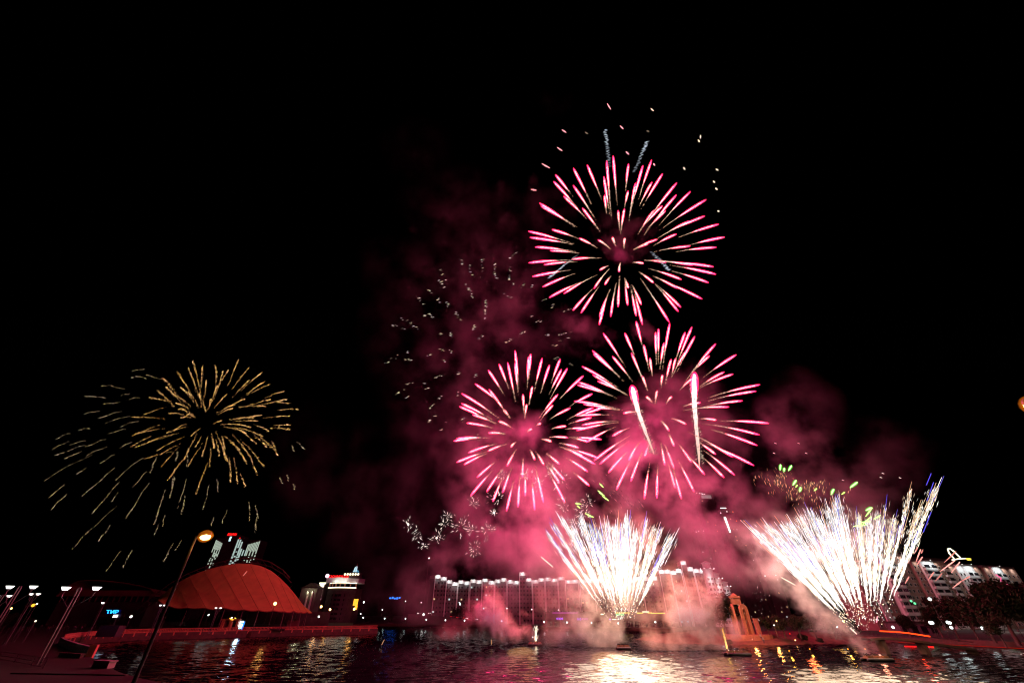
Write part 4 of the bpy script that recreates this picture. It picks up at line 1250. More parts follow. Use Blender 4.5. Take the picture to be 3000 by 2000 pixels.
# ---------------------------------------------------------------- apartment house at the right
def right_house():
    r = random.Random(8)
    a = at(2560, 1800, 238); b = at(3060, 1800, 285)
    A, d, n, L, rz = frame_pts((a.x, a.y, 0), (b.x, b.y, 0))
    H0 = at(2760, 1640, 252).z - FBZ
    f = Facade('apartment_house', (A.x, A.y, FBZ), 'large pink and white apartment house with floodlit loggia stacks at the right, behind black trees', 'apartment house')
    wall = MB(); walp = MB(); lite = MB(); bal = MB()
    u = 0.0
    cols = [('p', 7), ('w', 4.5), ('p', 7), ('r', 3), ('l', 9), ('p', 5), ('p', 7), ('r', 4), ('p', 6), ('l', 11), ('p', 6), ('b', 5), ('p', 7), ('w', 6), ('l', 9), ('p', 7), ('r', 4), ('p', 6), ('l', 9), ('p', 8), ('p', 8)]
    k = L / sum(c[1] for c in cols)
    st = 3.0
    beams = []
    for ci, (ty, w_) in enumerate(cols):
        w_ *= k
        out = {'p': 0.0, 'w': .6, 'r': -1.2, 'l': 1.0, 'b': .2}[ty]
        h = H0 - (1.5 if ty == 'r' else 0) - (3.0 if ci < 3 else 0) + (2.4 if ci in (5, 6) else 0) - (1.2 if ci > 11 else 0)
        c = A + d*(u + w_/2) + n*out
        tgt = MB()
        tgt.box((c.x-n.x*7, c.y-n.y*7, FBZ+h/2), (w_-.03, 14, h), rz)
        tgt.build('wall', M['wallw' if ty in 'wl' else 'wallp'], f.root)
        lite.box((c.x-n.x*6.9, c.y-n.y*6.9, FBZ+h+.35), (w_+.1, 14.3, .7), rz)
        nf = int((h-1.5)/st)
        for fl in range(nf):
            z = FBZ + 2.0 + fl*st
            if ty in ('l', 'b'):
                bal.box((c.x+n.x*.5, c.y+n.y*.5, z-.95), (w_*.92, 1.0, 1.05), rz)
                for q in ((-.26, .26) if ty == 'l' else (0,)):
                    p = c + d*(q*w_) + n*.93
                    f.window((p.x, p.y, z+.45), rz, w_*(.42 if ty == 'l' else .8), 1.7, 3, 'cool' if r.random() < .02 else None)
            else:
                for q in ((-.25, .25) if w_ > 4.5*k else (0,)):
                    p = c + d*(q*w_) + n*.06
                    f.window((p.x, p.y, z+.2), rz, 1.5, 1.55, 2, None if r.random() > .03 else r.choice(('warm','cool')))
        beams.append((ty, c, h, w_))
        u += w_
    lite.build('cornice', M['wallg'], f.root); bal.build('loggia', M['wallw'], f.root)['kind'] = 'stuff'
    m = MB(); e = A + d*L*.5 - n*7
    m.box((e.x, e.y, FBZ+H0+1.6), (L*.3, 6, 2.2), rz); m.build('roof', M['walld'], f.root)
    for ty, c, h, w_ in beams:
        if ty in ('l', 'w'):
            q = c + n*2.4
            area('floodlight_beam', (q.x, q.y, FBZ+h+.2), 420*w_/8, (.88, .98, 1.0), w_*.7, .3, c + n*.9 + Vector((0,0,FBZ+h-7)), f.root)
            m = MB(); m.box((q.x-n.x*.9, q.y-n.y*.9, FBZ+h+.45), (.5, 1.8, .12), rz, 0); m.box((q.x, q.y, FBZ+h+.36), (.5, .3, .1), rz, 1); m.build('floodlight', [M['metal'], M['lampw']], f.root)
        elif ty == 'p':
            q = c + n*1.6
            area('floodlight_beam', (q.x, q.y, FBZ+h-.4), 130*w_/6, (1.0, .86, .76), w_*.3, .2, c + Vector((0,0,FBZ+h-6)), f.root)
    lamp('street_glow', (A + d*L*.35 + n*26 + Vector((0,0,8))), 2200, (1.0, .84, .74), 1.0, f.root)
    lamp('street_glow', (A + d*L*.65 + n*24 + Vector((0,0,8))), 2200, (1.0, .84, .74), 1.0, f.root)
    f.done()
    # luminous roof emblem: a loop standing on a bar
    base = at(2818, 1637, 250)
    root = thing('roof_emblem', base, 'glowing white loop on a bar, standing on the roof of the apartment house', 'neon emblem')
    px = mpp(1630, 250)
    m = MB()
    m.tube([base+Vector((x*px, 0, z*px)) for x, z in ((-30,-2),(-8,1),(12,2))], px*1.6, 6); m.build('bar', M['cream'], root)
    m = MB()
    m.tube([base+Vector((x*px, 0, z*px)) for x, z in ((-22,2),(-27,16),(-24,26),(-17,28),(-10,20),(-2,4))], px*1.8, 6); m.build('loop', M['cream'], root)
    m = MB(); m.box(base+Vector((20*px, 0, 0)), (12*px, .3, 6*px)); m.build('lamp_panel', M['yellow'], root)
    # coloured shop lights
    for (px_, py_, rr, mm, lab) in ((2650, 1760, .55, 'green', 'pair of small green lights on the wall of the apartment house'), (2903, 1697, .8, 'red', 'pink zigzag neon low on the apartment house, right of the second loggia stack')):
        p = at(px_, py_, 240)
        m = MB()
        if mm == 'green':
            m.ball((0,0,0), rr, 6); m.ball((1.3, 0, -1.0), rr, 6)
        else:
            m.tube([(0,0,2),(1.6,0,.6),(.6,0,-.8),(2.6,0,-1.6),(3.2,0,-3.2)], .28, 5)
        o = m.build('neon_light', M['green'] if mm == 'green' else emit('pink_neon', (1, .12, .3), 1.4)); o.location = p - n*0; o.location.y -= 4
        tag(o, lab, 'neon light')
right_house()
# a low pavilion under it
p0 = at(2640, 1838, 200); p1 = at(2720, 1838, 205)
root = thing('pavilion', (p0.x, p0.y, FBZ), 'low grey pavilion at the foot of the apartment house', 'pavilion')
m = MB(); m.box(((p0.x+p1.x)/2, p0.y+4, FBZ+2), (p1.x-p0.x, 7, 4)); m.build('wall', M['wallg'], root)
m = MB(); m.box(((p0.x+p1.x)/2, p0.y+4, FBZ+4.2), (p1.x-p0.x+1, 8, .4)); m.build('roof', M['walld'], root)
for i in range(4):
    m = MB(); m.box((p0.x + (i+.5)*(p1.x-p0.x)/4, p0.y+.45, FBZ+1.6), (2.4, .1, 2.4)); m.build('window', M['glass'], root)

# ---------------------------------------------------------------- hotel tower with floodlit vertical fins, their light put in as glow
def strip_tower():
    Y = 520
    c = at(690, 1700, Y); 
    root = thing('hotel_tower', (c.x, c.y, PZ), 'dark tower behind the red tent with white glowing fins and a red sign', 'tower')
    px = mpp(1620, Y)
    def X(p): return at(p, 1800, Y).x
    # verticals converge in the photograph: x is taken where each wing meets the ground line
    def wing(x0, x1, ztop, dy):
        m = MB(); m.box(((x0+x1)/2, c.y+dy+8, PZ+ztop/2), (x1-x0, 16, ztop)); m.build('wing', M['walld'], root)
    def place(pxx, pyy): return at(pxx, pyy, Y)
    zt1 = place(640, 1582).z; zt2 = place(702, 1579).z; zt3 = place(758, 1588).z
    w1 = (place(636, 1580).x - 1, place(652, 1588).x + 1); w2 = (place(700, 1580).x - 1.5, place(706, 1600).x + 1); w3 = (place(729, 1593).x - 1, place(760, 1588).x + 1)
    wing(w1[0], w1[1], zt1+.2, 0); wing(w2[0], w2[1], zt2-1, 0); wing(w3[0], w3[1], zt3+.2, 0)
    zc = place(682, 1572).z
    m = MB(); m.box(((w1[1]+w2[0])/2+.05, c.y+10, PZ+zc/2), (w2[0]-w1[1]-.2, 22, zc)); m.build('core', M['walld'], root)
    m = MB(); m.box(((w2[1]+w3[0])/2, c.y+16, PZ+zt3*.46), (w3[0]-w2[1]-.2, 14, zt3*.92)); m.build('core', M['walld'], root)
    r = random.Random(5)
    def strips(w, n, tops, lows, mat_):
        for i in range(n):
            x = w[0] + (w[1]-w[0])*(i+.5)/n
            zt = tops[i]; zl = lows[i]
            m = MB(); m.box((x, c.y-.3, (zt+zl)/2), ((w[1]-w[0])/n*.58, .5, zt-zl)); m.build('glowing_fin', M[mat_], root)  # floodlit fin, its light made as emission
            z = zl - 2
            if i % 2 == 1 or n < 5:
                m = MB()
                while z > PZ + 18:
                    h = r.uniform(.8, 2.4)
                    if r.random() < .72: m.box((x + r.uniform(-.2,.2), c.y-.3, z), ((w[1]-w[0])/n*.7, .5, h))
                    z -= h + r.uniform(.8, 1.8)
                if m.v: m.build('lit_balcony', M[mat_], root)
    z = lambda p: place(690, p).z
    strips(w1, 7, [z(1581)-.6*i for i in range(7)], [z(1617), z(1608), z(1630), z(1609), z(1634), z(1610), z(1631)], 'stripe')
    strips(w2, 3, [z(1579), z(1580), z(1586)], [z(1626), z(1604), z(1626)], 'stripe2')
    m = MB(); m.box((w2[1]+.9, c.y-.3, (z(1597)+z(1627))/2 - 4), (1.6, .5, 12)); m.build('glowing_fin', M['stripe2'], root)
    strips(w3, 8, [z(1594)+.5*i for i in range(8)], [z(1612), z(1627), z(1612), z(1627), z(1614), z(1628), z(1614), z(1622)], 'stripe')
    for q in (711, 719):
        xx = place(q, 1620).x + 0.6
        m = MB(); m.box((xx, c.y-1.2, z(1619)), (1.2, .5, z(1611)-z(1628))); m.build('glowing_fin', M['stripe2'], root)
    xs = place(682, 1565)
    m = MB(); m.box((xs.x, c.y-1.1, xs.z), (11.5, .2, 3.4)); sg = m.build('sign', emit('sign_back_red', (.4, .004, .004), .5), root)
    text_mesh('\u0411\u0415\u041b\u0410\u0420\u0423\u0421\u042c', 3.3, M['red'], 'lettering', sg, (xs.x, c.y-1.4, xs.z-1.15), 0, .1, width=10.8)
    xs = place(676, 1578)
    m = MB(); m.box((xs.x, c.y-1.1, xs.z), (2.2, .3, 5)); m.build('lit_panel', emit('cyan_white_panel', (.6, .95, 1), 1.4), root)
    m = MB(); m.ball((w2[0]+2, c.y, zt2+1.4), .8, 6); m.build('warning_lamp', M['red'], root)
strip_tower()

# ---------------------------------------------------------------- round-fronted hotel with the lit crown
def round_hotel():
    Y = 420
    c = at(978, 1790, Y); px = mpp(1750, Y)
    x0, x1 = at(946, 1790, Y).x + 0, at(1030, 1790, Y).x
    x0b = at(934, 1790, Y).x
    root = thing('round_hotel', (c.x, c.y, PZ), 'round-fronted hotel right of the red tent with lit crown, red sign and blue spire', 'hotel')
    z = lambda p: at(985, p, Y).z
    zc0, zc1 = z(1706), z(1694)
    def bow(xa, xb, depth, n=14): 
        return [(xa + (xb-xa)*i/n, c.y - depth*math.sin(math.pi*i/n)) for i in range(n+1)]
    pts = bow(x0, x1, 7)
    m = MB(); m.poly(pts + [(x1, c.y+18), (x0, c.y+18)], PZ, zc0-4.2); m.build('wall', M['walld'], root)
    m = MB(); m.poly(bow(x0b, x1+1, 8) + [(x1+1, c.y+18), (x0b, c.y+18)], zc0, zc1+.6); cr = m.build('crown', M['wallw'], root)
    # lit gallery under the crown
    m = MB(); m.tube([(p[0], p[1]-.3, zc0-4.0) for p in bow(x0, x1, 7.3)], .45, 5); m.build('gallery_sill', M['cream'], root)
    m = MB(); m.tube([(p[0], p[1]-.25, zc0-.45) for p in bow(x0+1, x1, 7.3)], .3, 5); m.build('gallery_light', M['cream'], root)
    P = bow(x0+.6, x1-.6, 6.8, 6)
    for p in P:
        m = MB(); m.tube([(p[0], p[1], zc0-4), (p[0], p[1], zc0)], .55, 8); m.build('column', M['brick'], root)
    for i, p in enumerate(bow(x0+3, x1-3, 8.6, 4)):
        area('crown_floodlight', (p[0], p[1]-3.2, zc0-1.6), 240, (1, 1, .86), 5, .5, (p[0], p[1]+.5, zc1), root)
    # dark storeys
    for k in range(8):
        zz = PZ + 3 + k*3.4
        if zz > zc0 - 7: break
        for p in bow(x0+2, x1-2, 7.0, 7):
            m = MB(); m.box((p[0], p[1]-.02, zz), (2.6, .3, 1.7)); m.build('window', M['glass'], root)
    # red sign
    xs = at(1000, 1688, Y)
    m = MB(); m.tube([(p[0], p[1]+1.2, z(1691)) for p in bow(at(975,1790,Y).x, at(1024,1790,Y).x, 7)], .3, 4); sg = m.build('sign', M['darkmetal'], root)
    a = at(974, 1688, Y)
    text_mesh('CROWNE PLAZA', 2.5, M['red'], 'lettering', sg, (at(1002, 1688, Y).x, c.y-7.5, z(1692.5)), 0, .15, width=at(1031,1688,Y).x - at(974,1688,Y).x)
    m = MB(); m.ball((at(967, 1688, Y).x, c.y-6.5, z(1687.5)), 1.7, 10); m.build('sign_logo', emit('pink_white_logo', (1, .55, .75), 2.2), sg)
    # roof drum, lamps and spire
    xr = at(1017, 1790, Y).x
    m = MB(); m.tube([(xr, c.y, zc1), (xr, c.y, z(1679)), (xr, c.y, z(1676))], [6.8, 6.8, 5], 16); m.build('roof_drum', M['walld'], root)
    for i in range(6):
        q = at(996 + i*8, 1790, Y).x
        m = MB(); m.ball((q, c.y-7.2, z(1683)), .95, 8); m.build('globe_lamp', M['cream'], root)
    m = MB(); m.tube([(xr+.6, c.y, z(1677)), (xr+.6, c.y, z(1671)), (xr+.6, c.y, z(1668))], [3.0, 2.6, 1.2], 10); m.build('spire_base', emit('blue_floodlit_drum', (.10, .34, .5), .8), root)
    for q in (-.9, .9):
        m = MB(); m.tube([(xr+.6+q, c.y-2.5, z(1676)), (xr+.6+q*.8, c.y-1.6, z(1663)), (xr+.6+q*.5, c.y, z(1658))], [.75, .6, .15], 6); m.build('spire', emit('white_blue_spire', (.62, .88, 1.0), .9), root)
    m = MB(); m.tube([(xr+.6, c.y, z(1661)), (xr+.6, c.y, z(1649))], [.25, .06], 5); m.build('mast', M['brick'], root)
    # side wing with lit corner strip
    xa, xb = at(918, 1790, Y).x, at(934, 1790, Y).x
    zt = z(1706)
    m = MB(); m.box(((xa+xb)/2-.2, c.y+8, PZ+(zt-PZ)/2), (xb-xa-.5, 16, zt-PZ)); m.build('wing', M['walld'], root)
    m = MB(); m.box(((xa+xb)/2, c.y-.4, z(1707.5)), (xb-xa+1, .6, 1.2)); m.build('wing_cornice', M['cream'], root)
    for q in range(3):
        m = MB(); m.box((xa + (q+.8)*(xb-xa)/4, c.y-.4, z(1712)), (1.5, .5, 3.6)); m.build('lit_window', M['cream'], root)
    m = MB(); r = random.Random(3)
    xk = (xa+xb)/2 + .8
    zz = z(1716)
    while zz > z(1758):
        m.box((xk + r.uniform(-.6,.6), c.y-.45, zz), (r.uniform(.4, 1.3), .4, r.uniform(.25,.6))); zz -= r.uniform(.5, .9)
    m.build('light_garland', emit('garland_pink', (1, .42, .5), 1.5), root)
    m = MB(); m.box((xa+.3, c.y-.5, z(1763)), (3.0, .5, 2.0)); m.build('entrance_lamp', M['cream'], root)
    m = MB(); 
    for q in range(5): m.box((xa-1.5, c.y-.4, z(1726 + q*2.2)), (.7, .3, .6))
    m.build('green_lights', M['green'], root)
round_hotel()
# house with two lit pillars between tent and hotel
Y = 400; b = at(890, 1790, Y)
root = thing('gabled_house', (b.x, b.y, PZ), 'low dark gabled house with two yellowish lit pillars, between the tent and the round hotel', 'house')
z1 = at(890, 1722, Y).z
m = MB(); m.box((b.x, b.y+6, PZ+(z1-PZ)/2), (14, 12, z1-PZ)); m.build('wall', M['wallg'], root)
m = MB(); m.poly([(b.x-8, b.y-.5), (b.x+8, b.y-.5), (b.x+8, b.y+13), (b.x-8, b.y+13)], z1, z1+.4); 
k0 = len(m.v); m.v += [(b.x-7.5, b.y, z1+.4), (b.x+7.5, b.y, z1+.4), (b.x, b.y, z1+4.2), (b.x-7.5, b.y+12.5, z1+.4), (b.x+7.5, b.y+12.5, z1+.4), (b.x, b.y+12.5, z1+4.2)]
for q in ((0,1,2), (5,4,3), (0,2,5,3), (1,4,5,2)): m.face([k0+i for i in q])
m.build('roof', M['walld'], root)
for q in (-1.7, 2.2):
    m = MB(); m.tube([(b.x+q+1.5, b.y-.6, PZ), (b.x+q+1.5, b.y-.6, at(890, 1733, Y).z)], .9, 8); m.build('pillar', M['wallw'], root)
    lamp('pillar_floodlight', (b.x+q+1.5, b.y-2.2, at(890, 1731, Y).z), 450, (1, .95, .55), .3, root)
    m = MB(); m.ball((b.x+q+1.5, b.y-1.9, at(890, 1731, Y).z), .3, 6); m.build('lamp_head', M['cream'], root)

# ---------------------------------------------------------------- the red tent
def tent():
    top = [(463,1756),(480,1738),(500,1720),(522,1706),(546,1692),(575,1679),(608,1667),(640,1659),(670,1653),(702,1650),(735,1651),(765,1657),(795,1671),(820,1691),(845,1716),(868,1744),(890,1773),(914,1793)]
    low = [(464,1757),(480,1768),(503,1777),(530,1780),(560,1780),(590,1779),(620,1783),(655,1780),(690,1784),(722,1785),(752,1787),(785,1788),(812,1787),(838,1791),(862,1789),(882,1793),(900,1792),(914,1794)]
    N = len(top)
    T = [at(x, y, 252 - 10*math.sin(math.pi*i/(N-1))) for i, (x, y) in enumerate(top)]
    Lo = [at(x, y, 236 - 22*math.sin(math.pi*i/(N-1))) for i, (x, y) in enumerate(low)]
    c = at(690, 1800, 240)
    root = thing('membrane_tent', (c.x, c.y, PZ), 'large arched membrane tent glowing red from the fireworks, on the promenade', 'tent')
    # resample and slide the lower edge so the panels slant
    def samp(P, t):
        f = max(0, min(1, t)) * (len(P)-1); i = min(int(f), len(P)-2); return P[i].lerp(P[i+1], f-i)
    nu, nv = 64, 18
    m = MB()
    def S(u, v):
        a = samp(T, u); b = samp(Lo, min(1, u + 0.10*math.sin(math.pi*u)))
        p = a.lerp(b, v)
        sag = 4 * v * (1-v) * math.sin(math.pi*u)
        p.z -= 1.6 * sag; p.y += 3.0 * sag
        p.z -= 0.35 * abs(math.sin(math.pi*u*12)) * v          # scalloped between the seams
        return p
    for j in range(nv+1):
        for i in range(nu+1): m.v.append(tuple(S(i/nu, j/nv)))
    for j in range(nv):
        for i in range(nu): m.face([j*(nu+1)+i, (j+1)*(nu+1)+i, (j+1)*(nu+1)+i+1, j*(nu+1)+i+1])
    m.build('membrane', M['membrane'], root, smooth=True)
    for k in range(1, 12):
        s = MB(); s.tube([S(k/12, v/10) + Vector((0, -.12, .05)) for v in range(11)], .05, 4); s.build('seam', M['seam'], root)
        tie = S(k/12, 1.0)
        s = MB(); s.tube([tie, Vector((tie.x + .8, tie.y - 1.5, PZ))], .12, 5); s.build('tie_post', M['truss'], root)
        e = S(k/12, 0)
        s = MB(); s.tube([e, e + Vector((0, 2.2, 1.2))], .10, 4); s.build('bracket', M['truss'], root)
    ed = MB(); ed.tube([S(i/nu, 1.0) + Vector((0, -.1, 0)) for i in range(nu+1)], .22, 5); ed.build('edge_cable', M['seam'], root)
    # arch truss over the ridge
    P = [at(x, y, 256) for x, y in ((400,1786),(430,1760),(465,1733),(505,1704),(550,1680),(600,1659),(655,1643),(700,1634),(745,1634),(790,1645),(828,1668),(850,1692))]
    Q = [p + Vector((0, 3.0, -2.2)) for p in P]
    tr = MB(); tr.tube(P, .28, 5); tr.tube(Q, .28, 5)
    for i in range(len(P)-1):
        for t in (0, .5):
            a = P[i].lerp(P[i+1], t); b = Q[i].lerp(Q[i+1], t+.25 if t < .6 else 1); tr.tube([a, b], .14, 4)
    tr.build('arch_truss', M['truss'], root)
    # stage house, dark rear wall and slim columns below
    a = Lo[1]; b = Lo[-2]
    s = MB(); s.box(((a.x+b.x)/2, 262, PZ+3.6), (b.x-a.x, .6, 7.2)); s.build('rear_wall', M['walld'], root)
    s = MB()
    for i in range(4): s.box(((a.x+b.x)/2, 226+i*4, PZ+.25+.25*i), ((b.x-a.x)*(.82-.05*i), 4, .5+.5*i))
    s.build('stage_steps', M['walld'], root)
    for i in range(14):
        x = a.x + (b.x-a.x)*(.06+.88*i/13)
        s = MB(); s.tube([(x, 240, PZ), (x+.5, 240, PZ+6.8)], .13, 5); s.build('column', M['truss'], root)
    for (u, w_, h_) in ((.22, 5.5, 4.4), (.30, 4, 3.2), (.9, 6, 3.6)):
        s = MB(); s.box((a.x+(b.x-a.x)*u, 236, PZ+h_/2), (w_, .3, h_)); s.build('backdrop_panel', M['maroon'], root)
tent()

# low arena with a curved maroon roof, left of the tent
def arena():
    Y = 285
    c = at(300, 1800, Y)
    root = thing('arena', (c.x, c.y, PZ), 'low dark red hall with a curved roof behind the nearest twin-pole lamp', 'hall')
    roof = [(165,1745),(205,1712),(225,1703),(250,1699),(300,1700),(360,1706),(415,1716),(440,1724),(452,1735)]
    m = MB()
    A = [at(x, y, Y) for x, y in roof]
    m.tube(A, .30, 6); m.build('roof_edge', M['maroon'], root)
    m = MB()
    B = [p + Vector((0, 26, -2.0)) for p in A]
    n = len(A)
    for p in A: m.v.append((p.x, p.y+.05, p.z-.2))
    for p in B: m.v.append(tuple(p))
    for i in range(n-1): m.face([i, i+1, n+i+1, n+i])
    m.build('roof', M['maroon'], root)
    a = at(170, 1730, Y); b = at(440, 1745, Y)
    z = lambda p: at(300, p, Y).z
    m = MB(); m.box(((a.x+b.x)/2, Y+8, (z(1745)+z(1728))/2), (b.x-a.x, 14, z(1728)-z(1745))); m.build('fascia', M['maroon'], root)
    m = MB(); m.box(((a.x+b.x)/2, Y+9, (z(1762)+PZ)/2), (b.x-a.x-2, 12, z(1762)-PZ)); m.build('wall', M['walld'], root)
    m = MB(); m.box(((a.x+b.x)/2, Y+9, (z(1762)+z(1745))/2), (b.x-a.x-3, 12.2, z(1745)-z(1762)-.02)); m.build('window_band', M['glass'], root)
    for i in range(16):
        x = a.x + 2 + (b.x-a.x-4)*i/15
        m = MB(); m.box((x, Y+2.6, (z(1762)+z(1745))/2), (.5, .4, z(1745)-z(1762))); m.build('mullion', M['maroon'], root)
    m = MB(); m.box((at(330,1800,Y).x, Y-1, (z(1806)+z(1798))/2), (16, 1.2, z(1798)-z(1806))); m.build('canopy', M['maroon'], root)
arena()

# ---------------------------------------------------------------- signs
def sign_tir():
    p = at(330, 1791, 158)
    root = thing('shooting_range_sign', p, 'blue glowing sign with slanted letters over a kiosk on the left promenade', 'neon sign')
    w_ = at(350,1791,158).x - at(313,1791,158).x
    m = MB(); m.box((p.x, p.y+.4, p.z), (w_*1.1, .2, 1.2)); m.build('backing', emit('blue_backing', (.003, .006, .14), .25), root)
    text_mesh('\u0422\u0418\u0420', 1.3, M['cyan'], 'lettering', root, (p.x, p.y+.1, p.z-.45), 0, .06, shear=-.2, width=w_)
    lamp('sign_glow', (p.x, p.y-1.2, p.z), 120, (.05, .1, 1), .4, root)
    q = at(334, 1802, 158)
    k = thing('kiosk', (q.x, q.y+1.6, PZ), 'small dark kiosk with a white lit hatch under the blue sign', 'kiosk')
    zt = PZ + 3.0
    m = MB(); m.box((q.x, q.y+1.6, PZ+(zt-PZ)/2), (6.5, 2.6, zt-PZ)); m.build('body', M['walld'], k)
    m = MB(); m.box((q.x, q.y+1.5, PZ+(q.z-PZ)/2+1.2), (.25, .25, q.z-PZ)); m.box((q.x+1, q.y+.5, q.z-.15), (2.0, .1, 1.0)); m.build('sign_post', M['darkmetal'], k)
    m = MB(); m.box((q.x+.3, q.y+.27, q.z-.15), (1.5, .1, .75)); m.build('hatch', emit('hatch_light', (.95, 1, 1), 2.5), k)
sign_tir()
# gate kiosk, blue frame and screen on the quay under the tent
p = ground(668, 1846, PZ)
root = thing('quay_gatehouse', (p.x, p.y, PZ), 'pale stone gatehouse standing on the quay wall below the tent', 'gatehouse')
m = MB()
for q in (-3.4, .2, 3.4): m.box((p.x+q, p.y, PZ+1.9), (1.1, 1.4, 3.8))
m.box((p.x, p.y, PZ+4.1), (8.6, 1.6, .6)); m.build('frame', M['balu'], root)
m = MB(); m.box((p.x-1.6, p.y+.3, PZ+1.9), (2.4, .4, 3.7)); m.build('door', M['maroon'], root)
m = MB(); m.box((p.x, p.y-.6, .9), (5, 1.2, 2.9)); m.box((p.x+7, p.y-.4, .7), (9, .9, 2.4)); m.build('pier', M['quay'], root)
s = at(679, 1811, p.y-1)
m = MB(); m.tube([s+Vector((-1.1,0,.2)), s+Vector((0,0,-.25)), s+Vector((.9,0,-.4))], [.12,.34,.2], 6)
o = m.build('neon_bird', M['amber']); tag(o, 'small orange and white light burning on the roof of the quay gatehouse', 'light')
m = MB(); m.ball((0,0,0), .34, 8); o = m.build('lamp_bulb', M['lampw']); o.location = s + Vector((0,-.3,.35)); tag(o, 'round white bulb above the orange light on the gatehouse', 'lamp')
m = MB(); m.tube([s+Vector((1.2,0,.35)), s+Vector((1.9,0,.05))], [.2,.16], 6); o = m.build('yellow_light', M['yellow']); tag(o, 'short yellow light beside the orange one on the gatehouse', 'light')
root = thing('blue_light_frame', (p.x+5.2, p.y+1, PZ), 'blue lit standing frame between the gatehouse and the white screen', 'light frame')
m = MB(); m.tube([(p.x+5.6, p.y+.9, PZ+.3), (p.x+5.75, p.y+.9, PZ+3.3)], .28, 6); m.tube([(p.x+4.4, p.y+.9, PZ+2.6), (p.x+5.7, p.y+.9, PZ+2.7)], .16, 5); m.build('tube_light', M['blue'], root)
sx = at(706, 1826, p.y+1)
root = thing('light_screen', (sx.x, sx.y, PZ), 'upright white glowing screen on the quay below the tent', 'screen')
m = MB(); m.box((sx.x, sx.y+.15, PZ+2.05), (2.3, .25, 3.3)); m.box((sx.x, sx.y+.2, PZ+.2), (2.0, .5, .4)); m.build('cabinet', M['darkmetal'], root)
m = MB(); m.box((sx.x, sx.y-.01, PZ+2.05), (2.0, .05, 3.0)); m.build('panel', M['screen'], root)
m = MB(); m.tube([(sx.x-.4, sx.y-.06, PZ+2.0), (sx.x+.1, sx.y-.06, PZ+2.1), (sx.x+.8, sx.y-.06, PZ+1.95)], [.06,.2,.05], 5); m.build('panel_mark', M['darkmetal'], root)
area('screen_light', (sx.x, sx.y-.2, PZ+2.05), 500, (.55, .88, 1.0), 2.0, 3.0, (sx.x+4, sx.y-20, PZ-1), root)

# shopping arcade on the far bank with signs and light lines
def arcade():
    Y = 300
    a = at(1600, 1815, Y); b = at(1985, 1815, Y)
    z = lambda p: at(1790, p, Y).z
    root = thing('shopping_arcade', ((a.x+b.x)/2, Y, FBZ), 'long low arcade behind the middle fan, edged with violet and yellow light lines', 'arcade')
    m = MB(); m.box(((a.x+b.x)/2, Y+7, (z(1795)+FBZ)/2), (b.x-a.x, 13, z(1795)-FBZ)); m.build('wall', M['walld'], root)
    m = MB(); m.box(((a.x+b.x)/2, Y+7, z(1794)+.2), (b.x-a.x+1, 14, .5)); m.build('roof', M['walld'], root)
    def line(x0, x1, py, mm, r_=.22): 
        q = MB(); q.tube([at(x0, py, Y-.5), at(x1, py, Y-.5)], r_, 5); q.build('light_line', M[mm], root)
    line(1618, 1693, 1794, 'magenta', .16); line(1803, 1845, 1794, 'yellow'); line(1866, 1884, 1794.5, 'yellow', .25); line(1882, 1900, 1791, 'cream', .25); line(1898, 1910, 1794, 'yellow', .25); line(1908, 1948, 1795, 'yellow')
    line(1760, 1768, 1798, 'cream', .3); line(1794, 1804, 1813, 'cream', .25)
    def strokes(x0, x1, py, hpx, mm, seed, n):
        r = random.Random(seed); q = MB()
        for i in range(n):
            x = x0 + (x1-x0)*(i+.5)/n; hh = hpx*r.uniform(.55, 1)
            p_ = at(x, py, Y-.6); k_ = mpp(py, Y)
            if r.random() < .5: q.box((p_.x, p_.y, p_.z), (k_*1.5, .15, k_*hh))
            else: q.tube([p_+Vector((k_*1.4*math.cos(t), 0, k_*hh*.5*math.sin(t))) for t in [2*math.pi*j/8 for j in range(9)]], k_*.5, 4)
        q.build('sign', M[mm], root)
    strokes(1630, 1650, 1811, 6, 'violet', 1, 6); strokes(1691, 1702, 1812, 6, 'violet', 2, 3); strokes(1704, 1722, 1812, 5, 'magenta', 3, 6); strokes(1784, 1790, 1813, 5, 'violet', 4, 2)
    strokes(1804, 1828, 1799, 5, 'green', 5, 7)
    p_ = at(1817, 1812.5, Y-.7)
    text_mesh('5:20', 1.9, M['winlitw'], 'clock_digits', root, p_, 0, .05)
    for i in range(18):
        x = a.x + (b.x-a.x)*(i+.5)/18
        q = MB(); q.box((x, Y+.46, FBZ+1.9), (3.6, .1, 2.8)); q.build('shop_window', M['glass'], root)
arcade()
# blue sign and small lights left of the lit block
Y = 420
p = at(1157, 1751, Y); m = MB()
for i in range(5): m.box(((i-2)*2.1, 0, .3*math.sin(i*2)), (1.5, .3, 1.5 if i % 2 else 1.1))
o = m.build('blue_sign', M['blue']); o.location = p; tag(o, 'small blue lit sign far away between the round hotel and the lit block', 'sign')
p = at(1042, 1763, Y); m = MB(); m.box((0,0,0), (4, .4, 5)); m.box((1.2, 0, -4), (2.2, .4, 3))
o = m.build('amber_sign', M['amber']); o.location = p; tag(o, 'orange yellow lit sign at the right foot of the round hotel', 'sign')

